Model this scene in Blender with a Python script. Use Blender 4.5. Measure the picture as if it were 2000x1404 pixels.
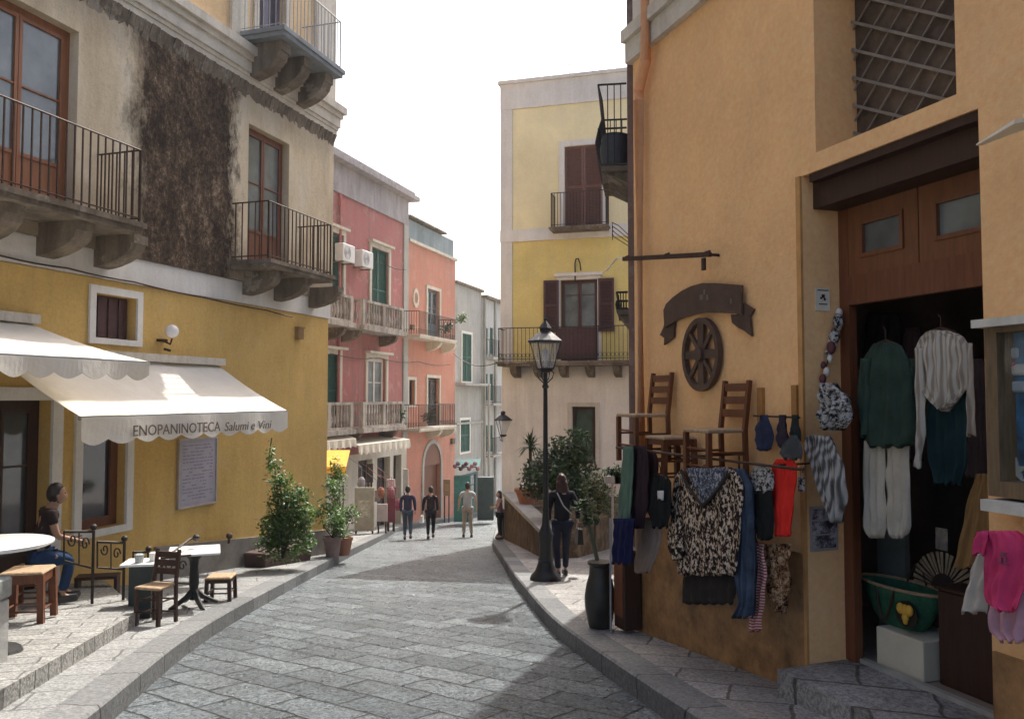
import bpy, bmesh, math, random
from mathutils import Vector, Matrix
R = math.radians
random.seed(7)
for o in list(bpy.data.objects): bpy.data.objects.remove(o)
SC = bpy.context.scene
COL = SC.collection
# ---------------- camera, sky, sun, exposure ----------------
F = 1600.0
PITCH = math.atan(73/F)
CP, SP = math.cos(PITCH), math.sin(PITCH)
CAM = Vector((0, 0, 1.75))
cd = bpy.data.cameras.new("camera"); cam = bpy.data.objects.new("camera", cd); COL.objects.link(cam)
cam.location = CAM; cam.rotation_euler = (R(90)+PITCH, 0, 0)
cd.sensor_width = 36; cd.lens = F/2000*36; cd.clip_end = 2000; cd.clip_start = .05
SC.camera = cam
SUN_AZ, SUN_EL = 17.2, 53.0          # degrees clockwise from +Y, elevation
w = bpy.data.worlds.new("World"); SC.world = w; w.use_nodes = True
nt = w.node_tree
sky = nt.nodes.new("ShaderNodeTexSky"); sky.sky_type = 'NISHITA'; sky.sun_disc = False
sky.sun_elevation = R(SUN_EL); sky.sun_rotation = R(SUN_AZ)
sky.dust_density = 7.0; sky.air_density = 1.0; sky.ozone_density = 1.0
bg = nt.nodes["Background"]; bg.inputs[1].default_value = 0.15
nt.links.new(sky.outputs[0], bg.inputs[0])
ld = bpy.data.lights.new("sun", 'SUN'); ld.energy = 3.2; ld.angle = R(.6); ld.color = (1, .965, .90)
sun = bpy.data.objects.new("sun", ld); COL.objects.link(sun)
sv = Vector((math.sin(R(SUN_AZ))*math.cos(R(SUN_EL)), math.cos(R(SUN_AZ))*math.cos(R(SUN_EL)), math.sin(R(SUN_EL))))
sun.rotation_euler = sv.to_track_quat('Z', 'Y').to_euler(); sun.location = (5, 10, 30)
SC.view_settings.view_transform = 'Standard'; SC.view_settings.look = 'None'
SC.view_settings.exposure = 1.0; SC.view_settings.gamma = 1
SC.cycles.max_bounces = 8; SC.cycles.diffuse_bounces = 5; SC.cycles.transparent_max_bounces = 12

# ---------------- ground profile ----------------
DROP = [(-20, .9), (0, 1.75), (6, 2.35), (13, 3.05), (20, 3.8), (26, 4.5), (32, 5.15), (40, 5.85), (50, 6.9), (80, 10), (400, 10)]
def lerp(tab, x):
    if x <= tab[0][0]: return tab[0][1]
    for (a, b), (c, d) in zip(tab, tab[1:]):
        if x <= c: return b+(d-b)*(x-a)/(c-a)
    return tab[-1][1]
def zg(Y):   # road surface, lightly smoothed profile
    return 1.75-sum(lerp(DROP, Y+k) for k in (-1.2, -.6, 0, .6, 1.2))/5
SW = .18                                # pavement above road
def ray(px, py):
    a = (px-1000)/F; b = (702-py)/F
    return Vector((a, CP-SP*b, SP+CP*b))
def P(px, py, Y):
    r = ray(px, py); return CAM+r*(Y/r.y)
def G(px, py, h=0.0):
    r = ray(px, py); t = 1.0
    while t < 90:
        if CAM.z+r.z*t < zg(r.y*t)+h: break
        t += .02
    return CAM+r*t
def PG(px, Y, h=0.0):                   # ground point under column px at depth Y
    r = ray(px, 1000); x = r.x/r.y*Y
    return Vector((x, Y, zg(Y)+h))

# ---------------- naming helpers ----------------
W = {}
def tag(o, label=None, cat=None, group=None, kind=None):
    if label: o["label"] = label
    if cat: o["category"] = cat
    if group: o["group"] = group
    if kind: o["kind"] = kind
    return o
def thing(name, label, cat, loc=(0, 0, 0), group=None):
    o = bpy.data.objects.new(name, None); COL.objects.link(o); o.location = loc
    o.empty_display_size = .1
    W[o.name] = Vector(loc)
    return tag(o, label, cat, group)
class MB:
    def __init__(s, M=None): s.v = []; s.f = []; s.M = M; s.mi = []; s.cur = 0
    def add(s, vs, fs):
        n = len(s.v)
        for p in vs:
            p = Vector(p)
            s.v.append(s.M @ p if s.M else p)
        for f in fs: s.f.append([i+n for i in f]); s.mi.append(s.cur)
        return s
    def hexa(s, p):
        return s.add(p, [(0,3,2,1),(4,5,6,7),(0,1,5,4),(1,2,6,5),(2,3,7,6),(3,0,4,7)])
    def box(s, x0, x1, y0, y1, z0, z1):
        return s.hexa([(x0,y0,z0),(x1,y0,z0),(x1,y1,z0),(x0,y1,z0),(x0,y0,z1),(x1,y0,z1),(x1,y1,z1),(x0,y1,z1)])
    def cbox(s, c, dx, dy, dz):
        return s.box(c[0]-dx/2, c[0]+dx/2, c[1]-dy/2, c[1]+dy/2, c[2]-dz/2, c[2]+dz/2)
    def quad(s, a, b, c, d): return s.add([a, b, c, d], [(0,1,2,3)])
    def prism(s, pts, vec):
        n = len(pts); vec = Vector(vec)
        vs = [Vector(p) for p in pts]+[Vector(p)+vec for p in pts]
        return s.add(vs, [tuple(range(n))[::-1], tuple(range(n, 2*n))]+[(i, (i+1) % n, n+(i+1) % n, n+i) for i in range(n)])
    def tube(s, pts, r, n=6, caps=True):
        pts = [Vector(p) for p in pts]; m = len(pts)
        rs = r if isinstance(r, (list, tuple)) else [r]*m
        vs = []; up = None
        for i, p in enumerate(pts):
            t = (pts[min(i+1, m-1)]-pts[max(i-1, 0)])
            if t.length < 1e-9: t = Vector((0, 0, 1))
            t.normalize()
            if up is None:
                up = Vector((0, 0, 1)) if abs(t.z) < .9 else Vector((1, 0, 0))
            a = t.cross(up)
            if a.length < 1e-4: a = t.cross(Vector((.3, 1, .2)))
            a.normalize(); b = t.cross(a).normalized(); up = -b if False else up
            for k in range(n):
                q = 2*math.pi*(k+.5)/n
                vs.append(p+(a*math.cos(q)+b*math.sin(q))*rs[i])
        fs = [(i*n+k, i*n+(k+1) % n, (i+1)*n+(k+1) % n, (i+1)*n+k) for i in range(m-1) for k in range(n)]
        if caps: fs += [tuple(range(n))[::-1], tuple(range((m-1)*n, m*n))]
        return s.add(vs, fs)
    def lathe(s, prof, c=(0, 0, 0), n=16, sx=1, sy=1):
        c = Vector(c); m = len(prof); vs = []
        for r, z in prof:
            for k in range(n):
                q = 2*math.pi*k/n; vs.append(c+Vector((r*sx*math.cos(q), r*sy*math.sin(q), z)))
        fs = [(i*n+k, i*n+(k+1) % n, (i+1)*n+(k+1) % n, (i+1)*n+k) for i in range(m-1) for k in range(n)]
        fs += [tuple(range(n))[::-1], tuple(range((m-1)*n, m*n))]
        return s.add(vs, fs)
    def ball(s, c, rx, ry=None, rz=None, n=12, m=8, fn=None):
        ry = rx if ry is None else ry; rz = rx if rz is None else rz
        c = Vector(c); vs = [c+Vector((0, 0, -rz))]
        for i in range(1, m):
            th = math.pi*i/m
            for k in range(n):
                q = 2*math.pi*k/n
                d = Vector((math.sin(th)*math.cos(q), math.sin(th)*math.sin(q), -math.cos(th)))
                p = Vector((d.x*rx, d.y*ry, d.z*rz))
                if fn: p = fn(p, d)
                vs.append(c+p)
        vs.append(c+Vector((0, 0, rz)))
        fs = [(0, 1+(k+1) % n, 1+k) for k in range(n)]
        for i in range(m-2):
            for k in range(n):
                a = 1+i*n; fs.append((a+k, a+(k+1) % n, a+n+(k+1) % n, a+n+k))
        e = len(vs)-1; a = 1+(m-2)*n
        fs += [(a+k, a+(k+1) % n, e) for k in range(n)]
        return s.add(vs, fs)
    def mesh(s, me, M=None):
        return s.add([(M @ v.co if M else v.co) for v in me.vertices], [tuple(p.vertices) for p in me.polygons])
    def build(s, name, mat, parent=None, loc=None, smooth=False, bevel=0, fix=True):
        me = bpy.data.meshes.new(name)
        off = W.get(parent.name, Vector()) if parent else Vector(loc) if loc is not None else Vector()
        me.from_pydata([v-off for v in s.v], [], s.f); me.validate()
        if len(me.polygons) == len(s.mi): me.polygons.foreach_set("material_index", s.mi)
        if fix:
            bm = bmesh.new(); bm.from_mesh(me); bmesh.ops.recalc_face_normals(bm, faces=bm.faces); bm.to_mesh(me); bm.free()
        if smooth: me.polygons.foreach_set("use_smooth", [True]*len(me.polygons))
        for m in (mat if isinstance(mat, (list, tuple)) else [mat]): me.materials.append(m)
        o = bpy.data.objects.new(name, me); COL.objects.link(o)
        if parent: o.parent = parent; W[o.name] = off
        else: o.location = off; W[o.name] = off
        if smooth == 'auto':
            me.set_sharp_from_angle(angle=R(35))
        if bevel:
            b = o.modifiers.new("bevel", 'BEVEL'); b.width = bevel; b.segments = 1; b.limit_method = 'ANGLE'
        return o
def single(mb, name, mat, label, cat, group=None, loc=None, **k):
    if loc is None:
        xs = [v.x for v in mb.v]; ys = [v.y for v in mb.v]; zs = [v.z for v in mb.v]
        loc = ((min(xs)+max(xs))/2, (min(ys)+max(ys))/2, min(zs))
    return tag(mb.build(name, mat, loc=loc, **k), label, cat, group)

# ---------------- materials ----------------
class NT:
    def __init__(s, name):
        s.m = bpy.data.materials.new(name); s.m.use_nodes = True; s.t = s.m.node_tree
        s.b = s.t.nodes["Principled BSDF"]; s.out = s.t.nodes["Material Output"]
        s.g = s.n("ShaderNodeNewGeometry"); s.pos = s.g.outputs["Position"]
    def n(s, k, **p):
        x = s.t.nodes.new(k)
        for a, b in p.items(): setattr(x, a, b)
        return x
    def l(s, a, b): s.t.links.new(a, b)
    def noise(s, sc, det=4, rough=.6, vec=None, stretch=None):
        v = vec or s.pos
        if stretch:
            mp = s.n("ShaderNodeMapping"); mp.inputs["Scale"].default_value = stretch; s.l(v, mp.inputs[0]); v = mp.outputs[0]
        x = s.n("ShaderNodeTexNoise"); x.inputs["Scale"].default_value = sc; x.inputs["Detail"].default_value = det
        x.inputs["Roughness"].default_value = rough; s.l(v, x.inputs["Vector"]); return x.outputs["Fac"]
    def ramp(s, fac, stops):
        x = s.n("ShaderNodeValToRGB"); e = x.color_ramp.elements
        while len(e) > 1: e.remove(e[-1])
        e[0].position = stops[0][0]; e[0].color = c4(stops[0][1])
        for p, c in stops[1:]:
            q = e.new(p); q.color = c4(c)
        s.l(fac, x.inputs[0]); return x.outputs[0]
    def mix(s, fac, a, b, mode='MIX'):
        x = s.n("ShaderNodeMix", data_type='RGBA', blend_type=mode)
        for i, v in ((0, fac), (6, a), (7, b)):
            if isinstance(v, (int, float)): x.inputs[i].default_value = v
            elif isinstance(v, (tuple, list)): x.inputs[i].default_value = c4(v)
            else: s.l(v, x.inputs[i])
        return x.outputs[2]
    def math(s, op, a, b=0.0, clamp=False):
        x = s.n("ShaderNodeMath", operation=op, use_clamp=clamp)
        for i, v in ((0, a), (1, b)):
            if isinstance(v, (int, float)): x.inputs[i].default_value = v
            else: s.l(v, x.inputs[i])
        return x.outputs[0]
    def bump(s, h, st=.3, dist=.01):
        x = s.n("ShaderNodeBump"); x.inputs["Strength"].default_value = st; x.inputs["Distance"].default_value = dist
        s.l(h, x.inputs["Height"]); s.l(x.outputs[0], s.b.inputs["Normal"])
    def col(s, c):
        if isinstance(c, (tuple, list)): s.b.inputs["Base Color"].default_value = c4(c)
        else: s.l(c, s.b.inputs["Base Color"])
    def set(s, rough=.8, metal=0, spec=.4):
        if isinstance(rough, (int, float)): s.b.inputs["Roughness"].default_value = rough
        else: s.l(rough, s.b.inputs["Roughness"])
        s.b.inputs["Metallic"].default_value = metal; s.b.inputs["Specular IOR Level"].default_value = spec
def c4(c):
    if isinstance(c, (int, float)): return (c, c, c, 1)
    return tuple(c)+(1,) if len(c) == 3 else tuple(c)
def sc3(c, k): return tuple(min(1, x*k) for x in c)
MATS = {}
def plain(name, c, rough=.7, var=.18, scale=6, metal=0, spec=.4, bump=.15, bscale=None, stretch=None):
    if name in MATS: return MATS[name]
    t = NT(name); f = t.noise(scale, 5, .65, stretch=stretch)
    t.col(t.ramp(f, [(.3, sc3(c, 1-var)), (.7, sc3(c, 1+var))])); t.set(rough, metal, spec)
    if bump: t.bump(t.noise(bscale or scale*8, 3, stretch=stretch), bump, .01)
    MATS[name] = t.m; return t.m
def stucco(name, c, dirt=(.3, .25, .2), amount=.35, streak=.5, spots=.0, rough=.9):
    t = NT(name)
    f = t.noise(.9, 6, .65); f2 = t.noise(3.2, 6, .7, stretch=(1, 1, .25)); f3 = t.noise(22, 3)
    base = t.ramp(f, [(.3, sc3(c, .86)), (.55, c), (.75, sc3(c, 1.1))])
    m = t.math('MULTIPLY', t.ramp(f2, [(.42, 0.0), (.72, 1.0)]), amount)
    cc = t.mix(m, base, dirt)
    if streak:
        g = t.noise(5, 4, .6, stretch=(1, 1, .06)); m2 = t.math('MULTIPLY', t.ramp(g, [(.5, 0.0), (.75, 1.0)]), amount*streak)
        cc = t.mix(m2, cc, sc3(dirt, .7))
    if spots:
        g = t.noise(9, 6, .75); m3 = t.math('MULTIPLY', t.ramp(g, [(.6, 0.0), (.68, 1.0)]), spots)
        cc = t.mix(m3, cc, (.6, .57, .5))
    cc = t.mix(.25, cc, t.ramp(f3, [(.3, .35), (.7, .75)]), 'OVERLAY')
    pt = t.noise(1.7, 7, .72); cc = t.mix(t.math('MULTIPLY', t.ramp(pt, [(.56, 0.0), (.60, 1.0)]), amount*.55), cc, t.mix(.5, sc3(c, 1.12), (.5, .46, .4)))
    t.col(cc); t.set(rough, 0, .25); t.bump(t.math('ADD', t.noise(35, 6, .7), t.math('MULTIPLY', t.noise(4, 4, .6), 1.5)), .4, .015)
    return t.m
class Wall:
    def __init__(s, A, ang, side=1):
        s.A = Vector((A[0], A[1], 0)); a = R(ang)
        s.d = Vector((math.sin(a), math.cos(a), 0)); s.n = Vector((math.cos(a), -math.sin(a), 0))*side
        s.M = Matrix(((s.d.x, s.n.x, 0, s.A.x), (s.d.y, s.n.y, 0, s.A.y), (0, 0, 1, 0), (0, 0, 0, 1)))
    def hit(s, px, py, off=0.0):
        r = ray(px, py); t = (off-(CAM-s.A).dot(s.n))/r.dot(s.n); p = CAM+r*t
        return (p-s.A).dot(s.d), p.z
    def w(s, a, n, z): return s.M @ Vector((a, n, z))
    def rect(s, x0, x1, yt, yb, off=0.0):
        a, b = s.hit(x0, 775, off)[0], s.hit(x1, 775, off)[0]
        if a > b: a, b = b, a
        xm = (x0+x1)/2
        return (a, b, s.hit(xm, yb, off)[1], s.hit(xm, yt, off)[1])
    def off(s, dn=0.0, ds=0.0):
        q = Wall.__new__(Wall); q.d = s.d; q.n = s.n; q.A = s.A+s.n*dn+s.d*ds
        q.M = Matrix(((q.d.x, q.n.x, 0, q.A.x), (q.d.y, q.n.y, 0, q.A.y), (0, 0, 1, 0), (0, 0, 0, 1))); return q
def facade(parent, wl, s0, s1, z0, z1, holes, mat, depth=.25, body=6, name="wall", taper=0):
    """front sheet with real openings and reveals, plus the sides, back and top of the block"""
    mb = MB(wl.M)
    ss = sorted({s0, s1, *[h[0] for h in holes], *[h[1] for h in holes]}); ss = [x for x in ss if s0 <= x <= s1]
    zs = sorted({z0, z1, *[h[2] for h in holes], *[h[3] for h in holes]}); zs = [x for x in zs if z0 <= x <= z1]
    for a, b in zip(ss, ss[1:]):
        for c, d in zip(zs, zs[1:]):
            mx, mz = (a+b)/2, (c+d)/2
            if any(h[0] < mx < h[1] and h[2] < mz < h[3] for h in holes): continue
            mb.quad((a, 0, c), (b, 0, c), (b, 0, d), (a, 0, d))
    for h in holes:
        a, b, c, d = max(h[0], s0), min(h[1], s1), max(h[2], z0), min(h[3], z1)
        if a >= b or c >= d: continue
        mb.quad((a, 0, c), (a, -depth, c), (a, -depth, d), (a, 0, d)); mb.quad((b, 0, c), (b, -depth, c), (b, -depth, d), (b, 0, d))
        mb.quad((a, 0, d), (a, -depth, d), (b, -depth, d), (b, 0, d)); mb.quad((a, 0, c), (a, -depth, c), (b, -depth, c), (b, 0, c))
    t0, t1 = s0, s1+taper
    mb.quad((s0, 0, z0), (t0, -body, z0), (t0, -body, z1), (s0, 0, z1)); mb.quad((s1, 0, z0), (t1, -body, z0), (t1, -body, z1), (s1, 0, z1))
    mb.quad((t0, -body, z0), (t1, -body, z0), (t1, -body, z1), (t0, -body, z1)); mb.quad((s0, 0, z1), (t0, -body, z1), (t1, -body, z1), (s1, 0, z1))
    return mb.build(name, mat, parent, fix=False)
def surround(parent, wl, h, wd, mat, proud=.03, sill=0.0, name="surround", bottom=True, lintel=0):
    a, b, c, d = h; mb = MB(wl.M)
    mb.box(a-wd, a, .002, proud, c, d); mb.box(b, b+wd, .002, proud, c, d); mb.box(a-wd, b+wd, .002, proud, d, d+wd)
    if lintel: mb.box(a-wd-.06, b+wd+.06, .002, proud+lintel, d+wd, d+wd+.09)
    if bottom: mb.box(a-wd-sill, b+wd+sill, .002, proud+(.04 if sill else 0), c-wd*.8, c)
    return mb.build(name, mat, parent)
def bars(mb, pts_a, pts_b, r=.01): mb.tube([pts_a, pts_b], r, 4)
def glazed(parent, wl, h, n0, fr, gl, cols=2, rows=(.35,), wd=.07, panel=.28, pm=None, name="french_door", handle=None, mid=.05):
    """timber door or window: frame with stiles and rails, glass panes, solid lower panel"""
    a, b, c, d = h; mb = MB(wl.M)
    mb.box(a, a+wd, n0-.05, n0, c, d); mb.box(b-wd, b, n0-.05, n0, c, d); mb.box(a+wd, b-wd, n0-.05, n0, d-wd, d); mb.box(a+wd, b-wd, n0-.05, n0, c, c+wd)
    A, B = a+wd, b-wd; step = (B-A)/cols
    zp = c+wd+(d-c)*panel
    for i in range(cols):
        x0, x1 = A+i*step, A+(i+1)*step
        mb.box(x0+.005, x0+.005+mid, n0-.04, n0+.012, c+wd, d-wd); mb.box(x1-.005-mid, x1-.005, n0-.04, n0+.012, c+wd, d-wd)
        mb.box(x0+.005+mid, x1-.005-mid, n0-.04, n0+.01, d-wd-mid, d-wd); mb.box(x0+.005+mid, x1-.005-mid, n0-.04, n0+.01, c+wd, c+wd+mid)
        if panel: mb.box(x0+.005+mid, x1-.005-mid, n0-.04, n0+.01, zp-mid, zp); mb.box(x0+.005+mid, x1-.005-mid, n0-.03, n0-.008, c+wd+mid, zp-mid)
        for q in rows:
            z = zp+(d-wd-mid-zp)*q; mb.box(x0+.005+mid, x1-.005-mid, n0-.035, n0+.006, z-.012, z+.012)
    o = mb.build(name, fr, parent)
    g = MB(wl.M)
    for i in range(cols):
        x0, x1 = A+i*step+.005+mid, A+(i+1)*step-.005-mid
        g.box(x0, x1, n0-.026, n0-.02, zp if panel else c+wd+mid, d-wd-mid)
    g.build("pane", gl, o)
    if pm:
        g = MB(wl.M)
        for i in range(cols):
            x0, x1 = A+i*step+.005+mid, A+(i+1)*step-.005-mid; N = 7
            for j in range(N):
                xx0 = x0+(x1-x0)*j/N; xx1 = x0+(x1-x0)*(j+.8)/N
                g.box(xx0, xx1, n0-.075-(j % 2)*.015, n0-.06-(j % 2)*.015, zp if panel else c+wd, d-wd-.06)
        g.build("curtain", pm, o)
    if handle:
        m = MB(wl.M); x = (A+B)/2; m.box(x-.05, x-.035, n0+.012, n0+.05, c+1.0, c+1.12); m.build("handle", handle, o)
    return o
def louvre(parent, wl, h, n0, mat, leaves=2, name="shutter", wd=.06, mid=.5, th=.04):
    a, b, c, d = h; st = (b-a)/leaves; os_ = []
    for i in range(leaves):
        mb = MB(wl.M); x0, x1 = a+i*st+.004, a+(i+1)*st-.004
        mb.box(x0, x0+wd, n0-th, n0, c, d); mb.box(x1-wd, x1, n0-th, n0, c, d)
        zm = c+(d-c)*mid
        for z in (c, zm, d-wd): mb.box(x0+wd, x1-wd, n0-th, n0, z, z+wd)
        z = c+wd+.02
        while z < d-wd-.03:
            if not (zm-.03 < z < zm+wd): mb.hexa([(x0+wd, n0-th+.004, z+.02), (x1-wd, n0-th+.004, z+.02), (x1-wd, n0-.006, z), (x0+wd, n0-.006, z),
                     (x0+wd, n0-th+.004, z+.03), (x1-wd, n0-th+.004, z+.03), (x1-wd, n0-.006, z+.01), (x0+wd, n0-.006, z+.01)])
            z += .042
        mb.box(x0+wd, x1-wd, n0-th-.006, n0-th, c+wd, d-wd)
        os_.append(mb.build(name, mat, parent))
    return os_
def railing_mb(wl, s0, s1, z, proj, h=.95, sp=.11, r=.009, ends=(1, 1), ornament=False, rr=.014):
    mb = MB(wl.M); e = .03
    runs = [((s0, proj), (s1, proj))]
    if ends[0]: runs.append(((s0, .0), (s0, proj)))
    if ends[1]: runs.append(((s1, .0), (s1, proj)))
    for (a, p), (b, q) in runs:
        L = math.hypot(b-a, q-p); n = max(2, int(L/sp))
        for zz, rad in ((z+h, rr), (z+.07, r)): mb.tube([(a, p, zz), (b, q, zz)], rad, 5)
        for i in range(n+1):
            k = i/n; x, y = a+(b-a)*k, p+(q-p)*k
            mb.tube([(x, y, z), (x, y, z+h)], r*1.5 if i in (0, n) else r, 4)
            if ornament and i < n:
                cx, cy = x+(b-a)/n/2, y+(q-p)/n/2; ux, uy = (b-a)/L, (q-p)/L; rad = L/n*.42
                mb.tube([(cx+ux*rad*math.cos(t*.785), cy+uy*rad*math.cos(t*.785), z+.17+rad*1.2*math.sin(t*.785)) for t in range(9)], r*.7, 4, caps=False)
    return mb
def corbel(mb, x, wd, proj, z1, drop, n=6, scroll=True):
    pts = [(0, z1), (proj, z1), (proj, z1-drop*.28)]
    for i in range(n+1):
        t = i/n*math.pi/2
        pts.append((proj*.92*(1-math.sin(t)) if False else proj*.95*math.cos(t)**1.3, z1-drop*.28-drop*.72*math.sin(t)))
    pts.append((0, z1-drop))
    out = []
    for p in pts:
        if not out or (abs(out[-1][0]-p[0])+abs(out[-1][1]-p[1])) > 1e-4: out.append(p)
    mb.prism([(x-wd/2, max(.001, a), b) for a, b in out], (wd, 0, 0))
def balcony(parent, wl, s0, s1, z, proj, slabm, railm, th=.12, h=1.0, sp=.11, corb=(), cm=None, cd=.45, cw=.22, ends=(1, 1), ornament=False, r=.009):
    mb = MB(wl.M); mb.box(s0-.06, s1+.06, .002, proj+.06, z-th*.5, z); mb.box(s0-.02, s1+.02, .002, proj+.02, z-th, z-th*.5-.001)
    o = mb.build("balcony", slabm, parent)
    railing_mb(wl, s0, s1, z, proj-.03, h, sp, r, ends, ornament).build("railing", railm, o)
    for x in corb:
        c = MB(wl.M); corbel(c, x, cw, proj*.86, z-th-.002, cd); c.build("corbel", cm or slabm, o)
    return o

# ---------------- shared materials ----------------
def pave(name, c1, c2, mortar, scale, rot, bw=.55, rh=.26, rough=(.35, .7), bump=.6, wear=.5, big=(.05, .5), dist=.02):
    t = NT(name)
    mp = t.n("ShaderNodeMapping"); mp.inputs["Rotation"].default_value = (0, 0, R(rot)); t.l(t.pos, mp.inputs[0])
    wob = t.n("ShaderNodeTexNoise"); wob.inputs["Scale"].default_value = 3.5; t.l(mp.outputs[0], wob.inputs["Vector"])
    va = t.n("ShaderNodeVectorMath", operation='MULTIPLY_ADD'); t.l(wob.outputs["Color"], va.inputs[0]); va.inputs[1].default_value = (.08, .08, 0); t.l(mp.outputs[0], va.inputs[2])
    br = t.n("ShaderNodeTexBrick"); br.offset = .5; br.inputs["Scale"].default_value = scale; br.inputs["Mortar Size"].default_value = .016; br.inputs["Mortar Smooth"].default_value = .6
    br.inputs["Brick Width"].default_value = bw; br.inputs["Row Height"].default_value = rh; br.inputs["Bias"].default_value = 0
    br.inputs["Color1"].default_value = c4(c1); br.inputs["Color2"].default_value = c4(c2); br.inputs["Mortar"].default_value = c4(mortar)
    t.l(va.outputs[0], br.inputs["Vector"])
    n1 = t.noise(34, 5, .8); n2 = t.noise(1.3, 5, .6); n3 = t.noise(9, 4, .6)
    cc = t.mix(wear, br.outputs["Color"], t.ramp(n1, [(.40, .05), (.60, .98)]), 'OVERLAY')
    pit = t.noise(11, 6, .8); cc = t.mix(t.math('MULTIPLY', t.ramp(pit, [(.58, 0.0), (.66, 1.0)]), wear*.75), cc, sc3(c1, .45))
    cc = t.mix(.55, cc, t.ramp(n2, [(.3, .3), (.7, .72)]), 'OVERLAY')
    t.col(cc); t.set(t.ramp(n3, [(.3, rough[0]), (.7, rough[1])]), 0, .5)
    hh = t.math('ADD', t.math('MULTIPLY', br.outputs["Fac"], -.8), t.math('MULTIPLY', n1, .55))
    hh = t.math('ADD', hh, t.math('MULTIPLY', n3, 1.6)); t.bump(hh, bump, dist)
    return t.m
M = {}
M['road'] = pave("basalt paving", (.075, .094, .106), (.15, .176, .19), (.032, .037, .04), 1.0, 38, .78, .36, (.20, .42), 1.0, .9, dist=.045)
M['walk'] = pave("pavement stone", (.175, .18, .178), (.225, .23, .225), (.10, .10, .10), .9, -17, .7, .45, (.5, .8), .5, .5)
M['walkr'] = pave("dark pavement stone", (.20, .19, .18), (.27, .26, .25), (.09, .08, .07), .9, 19, .8, .4, (.5, .8), .5, .5)
t = NT('kerb stone'); sp = t.n('ShaderNodeSeparateXYZ'); t.l(t.pos, sp.inputs[0]); fr0 = t.math('FRACT', t.math('MULTIPLY', t.math('ADD', sp.outputs[1], t.math('MULTIPLY', t.noise(.9), .5)), 1.15)); jt = t.math('LESS_THAN', fr0, .022)
id0 = t.n('ShaderNodeTexWhiteNoise', noise_dimensions='1D'); t.l(t.math('FLOOR', t.math('MULTIPLY', t.math('ADD', sp.outputs[1], t.math('MULTIPLY', t.noise(.9), .5)), 1.15)), id0.inputs['W'])
kc = t.ramp(id0.outputs[0], [(0, (.10, .105, .108)), (1, (.17, .175, .175))]); kc = t.mix(.6, kc, t.ramp(t.noise(24, 5, .8), [(.35, .15), (.65, .85)]), 'OVERLAY'); t.col(t.mix(jt, kc, (.03, .03, .03))); t.set(.7); t.bump(t.math('SUBTRACT', t.noise(20, 6, .8), jt), .6, .02); M['kerb'] = t.m
M['terr'] = pave("terrace flagstone", (.20, .20, .19), (.26, .258, .245), (.11, .11, .105), 1.1, -17, .6, .3, (.5, .8), .6, .6)
M['yellow'] = stucco("ochre yellow plaster", (.64, .42, .14), (.40, .26, .09), .3, .4)
M['old'] = stucco("old cream plaster", (.50, .42, .31), (.22, .17, .12), .8, .8, .2)
M['cream'] = stucco("cream moulding plaster", (.62, .57, .48), (.36, .32, .26), .5, .6)
M['white'] = stucco("white trim plaster", (.74, .72, .67), (.45, .42, .36), .35, .4)
M['peach'] = stucco("peach plaster", (.68, .48, .27), (.5, .35, .2), .25, .3)
M['pink'] = stucco("faded pink plaster", (.43, .155, .145), (.30, .20, .17), .75, 1.1)
M['salmon'] = stucco("salmon plaster", (.52, .225, .16), (.40, .27, .21), .5, .9)
M['greyp'] = stucco("grey plaster", (.40, .39, .36), (.25, .24, .22), .5, .8)
M['greyc'] = stucco("grey corbel stone", (.20, .165, .125), (.07, .052, .038), .9, .7)
M['lemon'] = stucco("lemon plaster", (.74, .60, .22), (.6, .5, .3), .3, .3)
M['lemontop'] = stucco("glare paled lemon plaster", (.85, .76, .46), (.7, .6, .42), .3, .3)  # upper lemon wall, veiling glare washed into the plaster colour
M['orange'] = stucco("orange plaster", (.85, .50, .235), (.76, .46, .24), .18, .3)
M['palepink'] = stucco("pale upper plaster", (.66, .60, .52), (.5, .45, .4), .25, .3)
M['iron'] = plain("wrought iron", (.035, .028, .024), .55, .3, 20, .3, bump=.2)
M['rust'] = plain("rusty iron", (.06, .03, .02), .7, .4, 20, .2, bump=.3)
M['lightiron'] = plain("grey painted iron", (.30, .31, .32), .5, .15, 10)
M['wood'] = plain("brown door timber", (.16, .055, .025), .5, .25, 5, stretch=(8, 8, .6), bump=.2)
M['orangewood'] = plain("orange door timber", (.26, .095, .035), .5, .25, 5, stretch=(8, 8, .6), bump=.2)
M['chairwood'] = plain("chair timber", (.13, .042, .016), .45, .3, 8, stretch=(6, 6, .8), bump=.15)
M['darkwood'] = plain("dark brown timber", (.045, .02, .013), .55, .3, 6, stretch=(8, 8, .6))
M['greenwood'] = plain("green shutter paint", (.025, .10, .075), .6, .25, 8)
M['brownsh'] = plain("brown shutter paint", (.16, .075, .06), .6, .2, 8)
M['plum'] = plain("plum brown paint", (.085, .04, .04), .6, .2, 8)
M['cloth_white'] = plain("white curtain", (.7, .68, .62), .9, .1, 6)
M['black'] = plain("black metal", (.015, .015, .016), .45, .3, 20)
M['dark'] = plain("dark interior", (.03, .022, .018), .9, .3, 3)
def glassy(name, c=(.05, .06, .065), rough=.06):
    t = NT(name); t.col(t.ramp(t.noise(1.5), [(.3, sc3(c, .6)), (.7, sc3(c, 1.5))])); t.set(rough, 0, .8); return t.m
M['glass'] = glassy("dark window glass")
M['glassl'] = glassy("grey window glass", (.13, .15, .15), .1)
t = NT("clear glass"); t.b.inputs["Transmission Weight"].default_value = 0
tr = t.n("ShaderNodeBsdfTransparent"); gl = t.n("ShaderNodeBsdfGlossy"); gl.inputs["Roughness"].default_value = .03; mx = t.n("ShaderNodeMixShader"); fr_ = t.n("ShaderNodeFresnel")
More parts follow.
